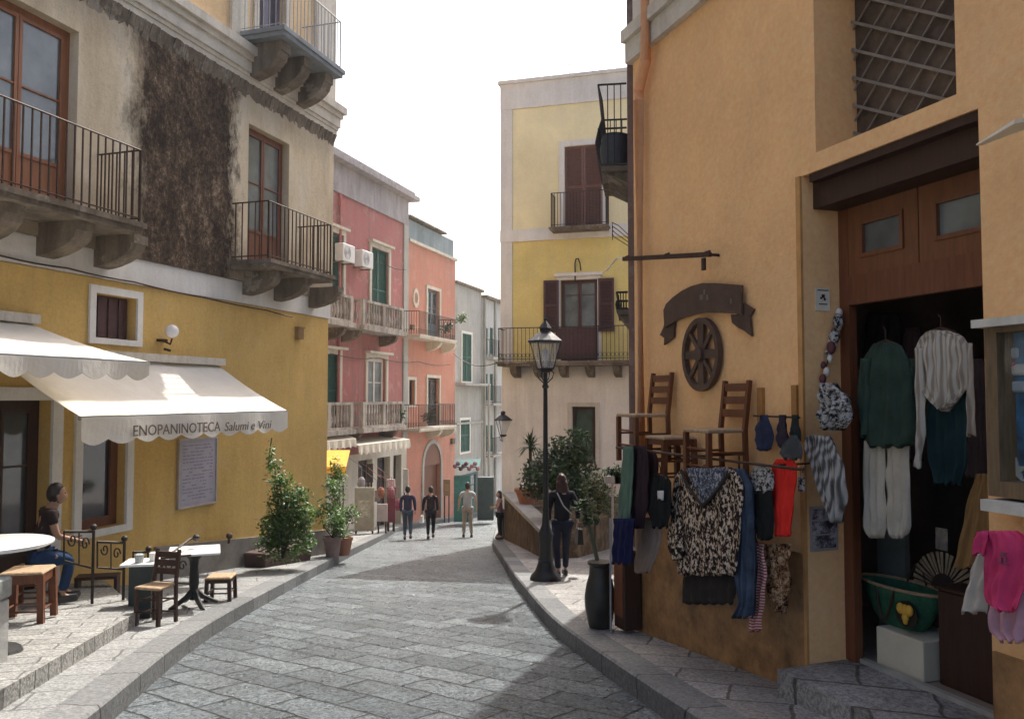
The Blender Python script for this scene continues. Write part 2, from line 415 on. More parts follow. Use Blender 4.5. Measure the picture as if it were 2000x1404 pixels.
t.l(t.math('ADD', fr_.outputs[0], .06, True), mx.inputs[0]); t.l(tr.outputs[0], mx.inputs[1]); t.l(gl.outputs[0], mx.inputs[2]); t.l(mx.outputs[0], t.out.inputs[0]); M['clear'] = t.m
t = NT("thin clear glass"); t.b.inputs["Transmission Weight"].default_value = 0
tr = t.n("ShaderNodeBsdfTransparent"); gl = t.n("ShaderNodeBsdfGlossy"); gl.inputs["Roughness"].default_value = .1; mx = t.n("ShaderNodeMixShader"); mx.inputs[0].default_value = .02
t.l(tr.outputs[0], mx.inputs[1]); t.l(gl.outputs[0], mx.inputs[2]); t.l(mx.outputs[0], t.out.inputs[0]); M['clear2'] = t.m
t = NT("awning canvas"); f = t.noise(3, 4, stretch=(1, 1, 1)); t.col(t.mix(.35, t.ramp(f, [(.3, (.76, .74, .68)), (.7, (.84, .82, .77))]), t.ramp(t.noise(2.2, 6, .7, stretch=(1, 1, .3)), [(.4, .35), (.6, .62)]), 'OVERLAY')); t.set(.9, 0, .1); t.bump(t.noise(5, 5, .6), .5, .03)
tl = t.n("ShaderNodeBsdfTranslucent"); tl.inputs[0].default_value = (.85, .74, .5, 1); mx = t.n("ShaderNodeMixShader"); mx.inputs[0].default_value = .28
t.l(t.b.outputs[0], mx.inputs[1]); t.l(tl.outputs[0], mx.inputs[2]); t.l(mx.outputs[0], t.out.inputs[0]); M['canvas'] = t.m
def leafmat(name, c, c2, tr=.3):
    t = NT(name); x = t.ramp(t.g.outputs["Random Per Island"], [(0, sc3(c, .6)), (.5, c), (1, c2)]); t.col(x); t.set(.45, 0, .5)
    tl = t.n("ShaderNodeBsdfTranslucent"); t.l(t.mix(.5, x, c2), tl.inputs[0]); m = t.n("ShaderNodeMixShader"); m.inputs[0].default_value = tr
    t.l(t.b.outputs[0], m.inputs[1]); t.l(tl.outputs[0], m.inputs[2]); t.l(m.outputs[0], t.out.inputs[0]); return t.m
M['leaf'] = leafmat("climber leaf", (.05, .12, .025), (.16, .28, .06))
M['leafd'] = leafmat("dark shrub leaf", (.022, .055, .018), (.06, .12, .03), .15)

# ---------------- ground, road, pavements, kerbs ----------------
def strip(name, xa, xb, mat, h, ys, nx=6):
    mb = MB(); cols = nx+1
    for Y in ys:
        a, b = xa(Y), xb(Y)
        for i in range(cols): mb.v.append(Vector((a+(b-a)*i/nx, Y, zg(Y)+h)))
    for j in range(len(ys)-1):
        for i in range(nx):
            q = j*cols+i; mb.f.append((q, q+1, q+cols+1, q+cols)); mb.mi.append(0)
    return tag(mb.build(name, mat, loc=(0, 0, 0), smooth=True), kind="structure")
LK = [(230, 1404), (316, 1313), (431, 1230), (589, 1140), (700, 1079), (777, 1037), (849, 1023), (890, 1017)]
RK = [(1280, 1392), (1200, 1332), (1108, 1264), (1072, 1232), (1024, 1168), (1000, 1136), (961, 1070)]
lk = sorted((p.y, p.x) for p in (G(*q) for q in LK)); rk = sorted((p.y, p.x) for p in (G(*q) for q in RK))
lk = [(-12, -1.2), (0, -2.15)]+lk+[(46, -.9), (60, 1.5), (80, 5)]
rk = [(-12, 4.0), (0, 2.5)]+rk+[(30, -.6), (38, -.35), (46, 1.6), (60, 5), (80, 10)]
def smooth_tab(tab):
    return lambda Y: sum(lerp(tab, Y+k) for k in (-1, -.5, 0, .5, 1))/5
KL, KR = smooth_tab(lk), smooth_tab(rk)
YS = [-12+.5*i for i in range(0, 150)]
strip("road", lambda Y: KL(Y)-.05, lambda Y: KR(Y)+.05, M['road'], 0, YS, 8)
strip("pavement_left", lambda Y: -16, lambda Y: KL(Y)-.28, M['walk'], SW, YS)
strip("pavement_right", lambda Y: KR(Y)+.28, lambda Y: 20, M['walkr'], SW, YS)
gm = MB(); gx = [-300, -60, -16, 20, 60, 300]; gy = [-300, -60, -12]+[i*4 for i in range(-2, 21)]+[140, 400]
for Y in gy:
    for X in gx: gm.v.append(Vector((X, Y, zg(max(-12, Y))-.25)))
for j in range(len(gy)-1):
    for i in range(5):
        q = j*6+i; gm.f.append((q, q+1, q+7, q+6)); gm.mi.append(0)
tag(gm.build("ground", M['walk'], loc=(0, 0, 0)), kind="structure")
for nm, fn, sg in (("kerb_left", KL, -1), ("kerb_right", KR, 1)):
    mb = MB(); prof = [(0, -.1), (.0, SW-.015), (.02, SW+.006), (.30, SW+.004), (.30, -.1)]
    ys = [-12+.6*i for i in range(110)]
    for Y in ys:
        for a, b in prof: mb.v.append(Vector((fn(Y)+sg*a, Y, zg(Y)+b)))
    for j in range(len(ys)-1):
        for i in range(4):
            q = j*5+i; mb.f.append((q, q+1, q+6, q+5)); mb.mi.append(0)
    tag(mb.build(nm, M['kerb'], loc=(0, 0, 0)), kind="structure")

# ================= left: ochre building with mouldy upper storey =================
LW = Wall((-4.05, 18.0), 17.4, 1)
t = NT("mouldy plaster")   # cream plaster with a wide black-brown growth stain between the two balconies
dp = t.n("ShaderNodeVectorMath", operation='DOT_PRODUCT'); t.l(t.pos, dp.inputs[0]); dp.inputs[1].default_value = tuple(LW.d)
sh = LW.A.dot(LW.d); s = t.math('SUBTRACT', dp.outputs["Value"], sh)
sA, sB = LW.hit(243, 400)[0], LW.hit(458, 400)[0]
nz = t.math('MULTIPLY', t.math('SUBTRACT', t.noise(1.9, 8, .8, stretch=(1, 1, .6)), .5), 1.9)
sn = t.math('ADD', s, nz)
m1 = t.math('MULTIPLY', t.math('MULTIPLY_ADD' if False else 'ADD', t.math('MULTIPLY', t.math('SUBTRACT', sn, sA), 1.8), .3, True), t.math('ADD', t.math('MULTIPLY', t.math('SUBTRACT', sB, sn), 3.0), .3, True))
base = t.ramp(t.noise(1.3, 6, .65, stretch=(1, 1, .35)), [(.3, (.50, .39, .25)), (.5, (.67, .56, .39)), (.7, (.76, .68, .53))])
grime = t.math('MULTIPLY', t.ramp(t.noise(4, 6, .75, stretch=(1, 1, .2)), [(.5, 0.0), (.8, 1.0)]), .3)
base = t.mix(grime, base, (.2, .15, .11)); base = t.mix(t.math('MULTIPLY', t.ramp(t.noise(16, 7, .85), [(.52, 0.0), (.64, 1.0)]), .22), base, (.17, .13, .10))
# dirt rising from the ledge under the window line and hanging from the cornice
sp = t.n("ShaderNodeSeparateXYZ"); t.l(t.pos, sp.inputs[0]); zz = sp.outputs[2]
low = t.math('MULTIPLY', t.math('SUBTRACT', 1.75+3.15, t.math('ADD', zz, t.math('MULTIPLY', nz, .8))), 1.6, True)
base = t.mix(t.math('MULTIPLY', low, .6), base, (.16, .12, .08))
topd = t.math('MULTIPLY', t.math('SUBTRACT', t.math('ADD', zz, t.math('MULTIPLY', nz, .5)), 1.75+5.0), 2.2, True)
base = t.mix(t.math('MULTIPLY', topd, .4), base, (.2, .17, .14))
mold = t.ramp(t.math('ADD', t.math('MULTIPLY', t.math('SUBTRACT', t.noise(9, 10, .95, stretch=(1, 1, .8)), .5), 1.25), t.math('ADD', t.math('MULTIPLY', t.noise(1.4, 4, .6, stretch=(1, 1, .6)), .42), .30)), [(.36, (.012, .009, .007)), (.48, (.042, .028, .019)), (.57, (.12, .08, .052)), (.64, (.25, .18, .12)), (.72, (.5, .43, .34))])
t.col(t.mix(m1, base, mold)); t.set(.95, 0, .2); t.bump(t.noise(14, 8, .8), .8, .03); M['mold'] = t.m

S0 = -20.0
zRope = LW.hit(320, 566)[1]; zCor = LW.hit(500, 178)[1]; zTop = 13.5
zbase = -3.2
sw_ = LW.rect(180, 262, 577, 662); door1 = LW.rect(-60, 100, 782, 1190); door1 = (door1[0], door1[1], door1[2], door1[3])
shop1 = LW.rect(160, 247, 812, 1030)
lb = thing("ochre_building", "ochre yellow corner building with mould-stained upper floor and iron balconies on the left", "building", LW.w(0, 0, zbase))
facade(lb, LW, S0, 0, zbase, zRope, [sw_, door1, shop1], M['yellow'], .3, 7, "wall")
bz = LW.hit(278, 437, .85)[1]
fd1 = (LW.hit(-75, 300)[0], LW.hit(142, 300)[0], bz, LW.hit(140, 60)[1]); fd2 = (LW.hit(480, 300)[0], LW.hit(560, 300)[0], bz, LW.hit(520, 262)[1])
fd0 = (fd1[0]-4.2, fd1[1]-4.2, bz, fd1[3])
zU = LW.hit(340, 522)[1]
facade(lb, LW.off(.03), S0, 0.03, zRope+.002, zU, [], M['white'], .25, 7.06, "band")
facade(lb, LW.off(.06), S0, 0.06, zU+.002, zCor, [fd1, fd2, fd0], M['mold'], .3, 7.1, "upper_wall")
# cornice in steps
cz = [(0, .10, .06), (.10, .07, .09), (.17, .20, .13), (.37, .10, .18), (.47, .16, .25)]
mb = MB(LW.M)
for z0, h_, pr in cz: mb.box(S0, .05+pr*.6, -.3, .06+pr, zCor+z0+.002, zCor+z0+h_)
mb.build("cornice", M['cream'], lb)
fz = MB(LW.M)      # crumbling frieze below it
rnd = random.Random(3)
x = S0
while x < .03:
    L = min(rnd.uniform(.05, .14), .06-x+.0001); fz.hexa([(x, .061, zCor-.22+rnd.uniform(-.07, .05)), (x+L, .061, zCor-.22+rnd.uniform(-.07, .05)), (x+L, .061+rnd.uniform(.0, .03), zCor-.17), (x, .061+rnd.uniform(.0, .03), zCor-.17), (x, .061, zCor), (x+L, .061, zCor), (x+L, .14+rnd.uniform(-.03, .02), zCor), (x, .14+rnd.uniform(-.03, .02), zCor)]); x += L
fz.build("frieze", M['greyc'], lb)
zC2 = zCor+.63
ub = LW.rect(490, 545, -80, 70); ub = (ub[0], ub[1], zC2+.25, zC2+3.1)
facade(lb, LW.off(.02), S0, 0.02, zC2, zTop, [ub], M['peach'], .3, 7, "top_wall")
mb = MB(LW.M); q0, q1 = LW.hit(612, 20)[0], .05; mb.box(q0, q1, .022, .10, zC2+.002, zTop); mb.box(LW.hit(447, 20)[0], LW.hit(478, 20)[0], .022, .08, zC2+.002, zTop)
mb.build("pilaster", M['cream'], lb)
louvre(lb, LW, (ub[0], ub[1], ub[2], ub[3]), -.10, plain("blue grey shutter paint", (.13, .12, .17), .6), 2, "shutter")
surround(lb, LW.off(.02), ub, .14, M['cream'], .05, name="surround", bottom=False)
ubz = LW.hit(560, 128, .4)[1]
bb = LW.hit(466, 75, 0)[0], LW.hit(658, 180, .85)[0]
s_a, s_b = bb
balcony(lb, LW, s_a, s_b, zC2+.25, .95, plain("glare tinted stone slab", (.22, .24, .255), .8, .25, 4), M['lightiron'], .16, 1.02, .12,  # bluish cast of the glare mixed into the slab colour
        corb=(s_a+.3, (s_a+s_b)/2, s_b-.25), cm=M['greyc'], cd=.62, cw=.3)
balcony(lb, LW, LW.hit(-160, 300)[0], LW.hit(278, 300, .85)[0], bz, .85, M['greyc'], M['rust'], .14, 1.04, .125,
        corb=(LW.hit(85, 460)[0], LW.hit(195, 480)[0], LW.hit(-60, 460)[0]), cd=.44, cw=.28, r=.012)
balcony(lb, LW, LW.hit(450, 300)[0], LW.hit(650, 300, .85)[0], bz, .85, M['greyc'], M['rust'], .14, 1.04, .125,
        corb=(LW.hit(480, 460)[0], LW.hit(540, 480)[0], LW.hit(607, 480)[0]), cd=.42, cw=.24, r=.012)
glazed(lb, LW.off(.06), fd1, -.16, M['orangewood'], M['glassl'], 2, (.5,), .10, .25, M['cloth_white'])
glazed(lb, LW.off(.06), fd0, -.16, M['orangewood'], M['glassl'], 2, (.5,), .10, .25, M['cloth_white'])
glazed(lb, LW.off(.06), fd2, -.16, M['wood'], M['glassl'], 2, (.5,), .08, .25, M['cloth_white'])
surround(lb, LW, sw_, .11, M['white'], .04, name="surround")
o = MB(LW.M); a, b, c, d = sw_; o.box(a, b-.02, -.2, -.16, c, d)
for k in range(4): o.box(a+(b-a)*k/4+.01, a+(b-a)*(k+1)/4-.03, -.158, -.14, c+.03, d-.03)
o.build("shutter", M['plum'], lb)
surround(lb, LW, door1, .17, M['white'], .05, name="surround", bottom=False)
glazed(lb, LW, door1, -.2, M['darkwood'], M['glass'], 2, (.62,), .12, .2, None, "door", M['iron'])
surround(lb, LW, shop1, .13, M['white'], .05, .0, name="surround")
wf = glazed(lb, LW, shop1, -.14, M['wood'], M['clear'], 1, (), .09, 0, None, "shop_window")
bx = MB(LW.M); a, b, c, d = shop1; bx.box(a, b, -1.0, -.96, c, d); bx.box(a-.3, a-.28, -1.0, -.3, c, d)
bx.build("backing", plain("shop back wall", (.05, .055, .045), .8), wf)
bx = MB(LW.M)
for z in (c+.35, c+.8, c+1.25): bx = MB(LW.M); bx.box(a+.1, b-.1, -.7, -.4, z, z+.02); bx.build("shelf", M['darkwood'], wf)
rr = random.Random(5); bm0 = plain("pale bottles", (.22, .25, .2), .3, .6, 2)
for z in (c+.37, c+.82, c+1.27):
    for k in range(5):
        x = a+.16+k*(b-a-.3)/4.5; hh = rr.uniform(.14, .26); bx = MB(LW.M); bx.lathe([(.035, 0), (.037, hh*.6), (.014, hh*.75), (.014, hh)], (x, -.5, z+.001), 8); bx.build("bottle", bm0, wf)
bx = MB(LW.M); bx.box(a+(b-a)*.32, a+(b-a)*.68, -.36, -.35, c+.62, c+.74); bx.build("notice", M['cloth_white'], wf)
# stone plinth below the yellow plaster
mb = MB(LW.M); x0p = LW.hit(300, 1100)[0]
N = 14
for i in range(N):
    a = x0p+(0.03-x0p)*i/N; b = x0p+(0.03-x0p)*(i+1)/N
    za = zg(LW.w(a, 0, 0).y)+SW+.52
    zb = zg(LW.w(b, 0, 0).y)+SW+.52
    mb.hexa([(a, .002, zbase), (b, .002, zbase), (b, .06, zbase), (a, .06, zbase), (a, .002, za), (b, .002, zb), (b, .05, zb), (a, .05, za)])
mb.build("plinth", plain("grey plinth render", (.24, .22, .20), .9, .3, 3, bump=.4), lb)
# ================= pink building =================
PW = Wall((-6.25, 27.5), 17.4, 1)     # the facade line that carries on behind the ochre corner
def pr(*a, **k): return PW.rect(*a, **k)
zb = -6
pS1 = PW.hit(795, 600)[0]
pk = thing("pink_building", "faded crimson pink building with stone balconies and green shutters behind the ochre corner", "building", PW.w(pS1/2, 0, zb+2))
pz0 = PW.hit(740, 640, .9)[1]; pz1 = PW.hit(740, 834, .9)[1]
w1 = pr(722, 756, 487, 610); w1 = (w1[0], w1[1], pz0, w1[3]); w1b = (w1[0]-3.6, w1[1]-3.6, pz0, w1[3])
w2 = pr(716, 752, 700, 838); w2 = (w2[0], w2[1], pz1, w2[3]); w2b = (w2[0]-3.6, w2[1]-3.6, pz1, w2[3])
sd1 = pr(700, 790, 893, 1030); sd1 = (sd1[0], sd1[1], PW.hit(745, 1036)[1], sd1[3])
sd1a = (sd1[0], sd1[0]+1.1, sd1[2], sd1[3]); sd1b = (sd1[0]+1.5, sd1[0]+2.6, sd1[2], sd1[3]); sd1c = (sd1[0]+2.9, pS1-.5, sd1[2], sd1[3])
zPB = PW.hit(740, 415)[1]; zPT = PW.hit(700, 337)[1]; zShop = PW.hit(745, 880)[1]
facade(pk, PW, -9, pS1, zShop, zPB, [w1, w2, w1b, w2b], M['pink'], .25, 7, "wall")
facade(pk, PW.off(.02), -9, pS1-.01, zb, zShop-.002, [sd1a, sd1b, sd1c], M['cream'], .35, 7, "shop_wall")
mb = MB(PW.M); mb.box(-9, pS1+.02, -7, .07, zPB+.002, zPB+.18); mb.box(-9, pS1, -7, .05, zPB+.182, zPB+1.05); mb.box(-9, pS1+.35, -7, .40, zPB+1.052, zPB+1.22); mb.box(-9, pS1+.2, -7, .25, zPB+1.222, zPB+1.4)
mb.build("cornice", stucco("weathered grey cornice", (.38, .35, .35), (.22, .2, .2), .7, .7), pk)
mb = MB(PW.M); mb.box(-9, pS1+.02, -7, .02, zPB+1.402, zPT+.25); mb.build("parapet", stucco("weathered mauve parapet", (.42, .30, .31), (.28, .24, .25), .7, .8), pk)
mb = MB(PW.M); mb.box(pS1-.42, pS1+.015, .002, .06, zShop, zPB); mb.build("pilaster", M['greyp'], pk)
mb = MB(PW.M); mb.tube([(PW.hit(694, 400)[0]-1.2, .07, zShop), (PW.hit(694, 400)[0]-1.2, .07, zPB)], .05, 6); mb.build("drainpipe", M['pink'], pk)
for i, h in enumerate((w1, w1b)):
    louvre(pk, PW, h, -.06, M['greenwood'], 2); surround(pk, PW, h, .16, M['cream'], .06, bottom=False, lintel=.14)
surround(pk, PW, w2, .16, M['cream'], .06, bottom=False, lintel=.2); surround(pk, PW, w2b, .16, M['cream'], .06, bottom=False, lintel=.2)
louvre(pk, PW, w2b, -.06, M['greenwood'], 2)
glazed(pk, PW, w2, -.1, M['cloth_white'], M['glassl'], 2, (.5,), .07, .3, M['cloth_white'])
def stone_balcony(parent, wl, s0, s1, z, proj, mat, h=.9, th=.16, solid=False):
    mb = MB(wl.M); mb.box(s0-.08, s1+.08, .002, proj+.08, z-th, z); o = mb.build("balcony", mat, parent)
    mb = MB(wl.M)
    mb.box(s0, s1, proj-.14, proj, z+h-.09, z+h); mb.box(s0, s1, proj-.13, proj-.01, z+.001, z+.08)
    mb.box(s0, s0+.12, .002, proj-.14, z+h-.09, z+h); mb.box(s1-.12, s1, .002, proj-.14, z+h-.09, z+h)
    for x in (s0+.09, (s0+s1)/2, s1-.09): mb.box(x-.09, x+.09, proj-.145, proj+.005, z+.081, z+h-.091)
    n = int((s1-s0)/.2)
    prof = [(.03, 0), (.035, .08), (.065, .2), (.06, .3), (.028, .48), (.04, .64), (.03, .72)]
    for i in range(n):
        x = s0+(i+.5)*(s1-s0)/n
        if min(abs(x-y) for y in (s0+.09, (s0+s1)/2, s1-.09)) < .13: continue
        mb.lathe([(r, zz*(h-.18)/.72+.085) for r, zz in prof], (x, proj-.07, z), 7)
    for k in range(3):
        for sx in (s0+.06, s1-.06): mb.lathe([(r, zz*(h-.18)/.72+.085) for r, zz in prof], (sx, .15+k*.22, z), 7)
    mb.build("balustrade", mat, o)
    for x in (s0+.2, s1-.2): c = MB(wl.M); corbel(c, x, .2, proj*.8, z-th-.002, .4); c.build("corbel", M['greyc'], o)
    return o
mstone = stucco("balcony stone", (.46, .42, .37), (.15, .12, .1), .9, .9, .3)
stone_balcony(pk, PW, PW.hit(709, 600, .9)[0], PW.hit(789, 600, .9)[0], pz0, .9, mstone)
stone_balcony(pk, PW, PW.hit(590, 600, .9)[0], PW.hit(690, 600, .9)[0], pz0, .9, mstone)
stone_balcony(pk, PW, PW.hit(709, 800, .9)[0], PW.hit(789, 800, .9)[0], pz1, .9, mstone)
stone_balcony(pk, PW, PW.hit(590, 800, .9)[0], PW.hit(690, 800, .9)[0], pz1, .9, mstone)
for h in (sd1a, sd1b, sd1c): glazed(pk, PW.off(.02), h, -.25, M['darkwood'], M['glass'], 2, (.7,), .08, .0, None, "shop_door")
# ================= salmon building =================
s1_ = PW.hit(889, 600)[0]
sm = thing("salmon_building", "salmon orange building with arched doorway between the pink and grey buildings", "building", PW.w((pS1+s1_)/2, 0, zb+2))
zS = PW.hit(845, 492)[1]; zf1 = PW.hit(850, 658, .8)[1]; zf2 = PW.hit(850, 834, .8)[1]
a1 = pr(833, 857, 566, 660); a1 = (a1[0], a1[1], zf1, a1[3]); a2 = pr(834, 857, 738, 840); a2 = (a2[0], a2[1], zf2, a2[3])
a3 = pr(797, 809, 742, 790); ar = pr(827, 860, 897, 1023)
SWm = PW.off(.0)
q = ar; cut = (q[0], q[1], q[2], q[3]-.25)
facade(sm, SWm, pS1+.02, s1_, zb, zS, [a1, a2, a3, cut], M['salmon'], .25, 7, "wall")
mb = MB(PW.M); mb.box(pS1+.02, s1_+.02, -7, .12, zS+.002, zS+.12); mb.build("cornice", M['cream'], sm)
mb = MB(PW.M); mb.box(pS1+.02, s1_-.01, -7, -.1, zS+.122, zS+1.0); mb.build("parapet", stucco("blue grey render", (.26, .31, .33), (.18, .2, .2), .6, .8), sm)
mb = MB(PW.M); mb.box(pS1+.1, s1_-1.3, -4, .1, zS+1.05, zS+1.12)
for k in range(5): mb.box(pS1+.2+k*.8, pS1+.26+k*.8, -.15, -.1, zS+1.0, zS+1.05)
mb.build("roof_canopy", M['greyc'], sm)
mb = MB(PW.M)
ac = ((cut[0]+cut[1])/2, cut[3]); rr0 = (cut[1]-cut[0])/2
for k in range(9):
    t0, t1 = math.pi*k/9, math.pi*(k+1)/9; po = [(ac[0]+rr*math.cos(tt), ac[1]+rr*math.sin(tt)) for rr, tt in ((rr0, t0), (rr0+.18, t0), (rr0+.18, t1), (rr0, t1))]
    mb.prism([(x, .002, z) for x, z in po], (0, .06, 0))
mb.box(cut[0]-.18, cut[0], .002, .06, cut[2], cut[3]); mb.box(cut[1], cut[1]+.18, .002, .06, cut[2], cut[3]); mb.build("arch_surround", M['greyp'], sm)
mb = MB(PW.M); mb.prism([(ac[0]+rr0*math.cos(math.pi*k/12), .003, ac[1]+rr0*math.sin(math.pi*k/12)) for k in range(13)], (0, .01, 0)); mb.box(cut[0], cut[1], -.2, -.15, cut[2], cut[3]); mb.build("arched_door", M['wood'], sm)
for h in (a1, a2, a3): surround(sm, PW, h, .13, M['cream'], .05, bottom=(h is a3))
glazed(sm, PW, a1, -.12, plain("blue grey door paint", (.12, .15, .18), .6), M['glass'], 2, (.5,), .06, .3)
glazed(sm, PW, a2, -.12, M['darkwood'], M['glass'], 2, (.5,), .06, .3); glazed(sm, PW, a3, -.12, M['darkwood'], M['glass'], 1, (.5,), .05, 0, None, "window")
balcony(sm, PW, PW.hit(820, 600, .8)[0], PW.hit(893, 600, .8)[0]-.2, zf1, .8, M['cream'], M['iron'], .14, .95, .1, corb=(a1[0], a1[1]+.3), cd=.4, ornament=True)
balcony(sm, PW, PW.hit(820, 600, .8)[0], PW.hit(893, 600, .8)[0]-.2, zf2, .8, M['cream'], M['iron'], .14, .95, .1, corb=(a2[0], a2[1]+.3), cd=.4, ornament=True)
mb = MB(PW.M); oc = PW.hit(811, 582); N = 16
ro, ri = .30, .17
for k in range(N):
    t0, t1 = 2*math.pi*k/N, 2*math.pi*(k+1)/N; po = [(oc[0]+rr*math.cos(tt), oc[1]+1.35*rr*math.sin(tt)) for rr, tt in ((ri, t0), (ro, t0), (ro, t1), (ri, t1))]
    mb.prism([(x, .002, z) for x, z in po], (0, .05, 0))
mb.build("oval_medallion", M['cream'], sm)
# ================= grey buildings beyond =================
s2_ = PW.hit(941, 600)[0]; s3_ = s2_+3.6
gb = thing("grey_building", "pale grey plaster building with green shutters beyond the salmon building", "building", PW.w((s1_+s2_)/2, 0, zb+1))
zG = PW.hit(915, 562)[1]
g1 = pr(902, 920, 652, 745); g2 = pr(899, 917, 820, 882); g3 = pr(893, 935, 925, 1008)
facade(gb, PW.off(-.02), s1_+.02, s2_, zb-1, zG, [g1, g2, g3], M['greyp'], .2, 6, "wall")
louvre(gb, PW.off(-.02), g1, .02, M['greenwood'], 2); louvre(gb, PW.off(-.02), g2, .02, M['greenwood'], 2)
surround(gb, PW.off(-.02), g1, .12, M['white'], .05); surround(gb, PW.off(-.02), g2, .12, M['white'], .05)
mb = MB(PW.M); mb.box(s1_, s2_+.05, -6, .12, zG+.002, zG+.12); mb.build("cornice", M['greyc'], gb)
mb = MB(PW.M); mb.box(s1_+.1, s2_, 0.0, .5, g1[2]-.2, g1[2]-.08); mb.box(s1_+.1, s2_, 0, .06, zG-3.55-3.2, zG-3.45-3.2); mb.build("ledge", M['greyp'], gb)
glazed(gb, PW.off(-.02), g3, -.1, plain("teal shop paint", (.04, .14, .14), .6), M['glass'], 3, (.6,), .1, .3, None, "shop_front")
tb = thing("tall_grey_house", "narrow light grey house stepping higher at the far bend of the street", "building", PW.w((s2_+s3_)/2, 0, zb-1))
zG2 = PW.hit(950, 585)[1]
wins = []
for k, yy in enumerate((640, 730, 830)):
    for xx in (948, 958):
        wins.append(pr(xx-3, xx+3, yy, yy+52))
facade(tb, PW.off(.05), s2_+.02, s3_, zb-2, zG2, wins, stucco("light grey plaster", (.50, .50, .48), (.3, .3, .28), .5, .9), .2, 6, "wall")
mb = MB(PW.M); mb.box(s2_, s3_+.2, -6, .3, zG2+.002, zG2+.14); mb.build("cornice", M['greyc'], tb)
for h in wins:
    louvre(tb, PW.off(.05), h, -.03, M['greenwood'], 2)
for z in (wins[0][2]-.15, wins[2][2]-.15, wins[4][2]-.15):
    railing_mb(PW, s2_+.2, s3_-.1, z, .55, .9, .16, .012).build("railing", M['iron'], tb)
    m2 = MB(PW.M); m2.box(s2_+.15, s3_-.05, .052, .6, z-.12, z); m2.build("ledge", M['greyp'], tb)
m2 = MB(PW.M); 
for x in (s2_+.15, s2_+1.9): m2.tube([(x, .12, zb), (x, .12, zG2)], .07, 6)
m2.build("drainpipe", M['greyp'], tb)
# closing house far down the street
FW = Wall((-6, 62), 96, 1)
fw = thing("distant_house", "low grey house closing the far end of the street", "building", FW.w(4, 0, -7))
zF = FW.hit(960, 905)[1]; hs = [FW.rect(x, x+9, 930, 962) for x in (930, 948, 966)]
facade(fw, FW, 0, 14, -9, zF, hs, stucco("distant grey plaster", (.22, .22, .21), (.12, .12, .12), .5, .6), .2, 5, "wall")
for h in hs: louvre(fw, FW, h, -.05, M['greenwood'], 2)
mb = MB(FW.M); mb.box(-.2, 14.2, -5, .3, zF, zF+.15); mb.build("roof", M['greyc'], fw)

# ================= centre: lemon yellow building =================
CW = Wall(tuple(P(980, 700, 24.0))[:2], 106, 1)
if CW.n.y > 0: CW.n = -CW.n; CW = CW.off(0)
print("CW", CW.A, CW.d, CW.n)
cb = thing("lemon_building", "lemon yellow building with pale corner quoins facing down the street above the shrubs", "building", CW.w(3, 0, -3))
zc0 = CW.hit(1090, 707, 0)[1]; zc1 = CW.hit(1100, 468)[1]; zc1b = CW.hit(1100, 444)[1]; zc2 = CW.hit(1100, 205)[1]; zc3 = CW.hit(1100, 155)[1]
d1 = CW.rect(1095, 1168, 546, 705); d1 = (d1[0], d1[1], zc0, d1[3])
d2 = CW.rect(1104, 1178, 284, 440); zf = CW.hit(1130, 441, .5)[1]; d2 = (d2[0], d2[1], zf, d2[3])
d3 = CW.rect(1117, 1163, 794, 905)
E = 9.5
facade(cb, CW, 0, E, -5, zc0-.12, [d3], stucco('off white base plaster', (.78, .74, .66), (.5, .45, .38), .4, .6), .2, 5, "base_wall", taper=2)
facade(cb, CW.off(.0), 0, E, zc0-.118, zc1, [d1], M['lemon'], .2, 5, "wall", taper=2)
facade(cb, CW, 0, E, zc1b, zc2, [d2], M['lemontop'], .2, 5, "upper_wall", taper=2)
mb = MB(CW.M); mb.box(-.04, E, -5, .06, zc1+.002, zc1b-.002); mb.box(-.04, E, -5, .05, zc2+.002, zc3); mb.box(-.1, E, -5, .12, zc3+.002, zc3+.1); mb.build("band", M['white'], cb)
mb = MB(CW.M); qw = CW.hit(1001, 600)[0]; mb.box(-.03, qw, -.3, .04, zc0-.1, zc1-.002); mb.box(-.03, qw, -.3, .04, zc1b+.002, zc2-.002); mb.build("pilaster", M['white'], cb)
glazed(cb, CW, d1, -.12, M['plum'], M['glassl'], 2, (.75,), .05, .38, M['cloth_white'])
surround(cb, CW, d1, .1, M['white'], .04, bottom=False, lintel=.08); surround(cb, CW, d2, .16, M['white'], .04, bottom=False)
surround(cb, CW, d3, .12, M['cream'], .05)
louvre(cb, CW, d2, -.04, M['brownsh'], 2)
wsh = (d1[1]-d1[0])*.42
zz0 = CW.hit(1080, 643)[1]
louvre(cb, CW, (d1[0]-wsh-.03, d1[0]-.03, zz0-.1, d1[3]), .09, M['plum'], 1); louvre(cb, CW, (d1[1]+.03, d1[1]+wsh+.03, zz0-.1, d1[3]), .09, M['plum'], 1)
glazed(cb, CW, d3, -.12, M['darkwood'], plain("green blind glass", (.05, .08, .06), .2, .4, 3), 1, (.5,), .05, 0, None, "window")
cs = [CW.hit(x, 720, .5)[0] for x in (1003, 1048, 1098, 1150, 1204)]
b1 = balcony(cb, CW, .1, E-.2, zc0, .7, M['greyc'], M['iron'], .13, .95, .115, corb=cs, cd=.32, cw=.18, ornament=True)
pm_ = MB(CW.M); pm_.box(d1[0]+.0, d1[1]+.05, .60, .615, zc0+.05, zc0+.93); pm_.build("railing_panel", M['plum'], b1)
balcony(cb, CW, CW.hit(1076, 400, .5)[0], CW.hit(1183, 400, .5)[0], zf, .5, M['greyc'], M['iron'], .1, .98, .09)
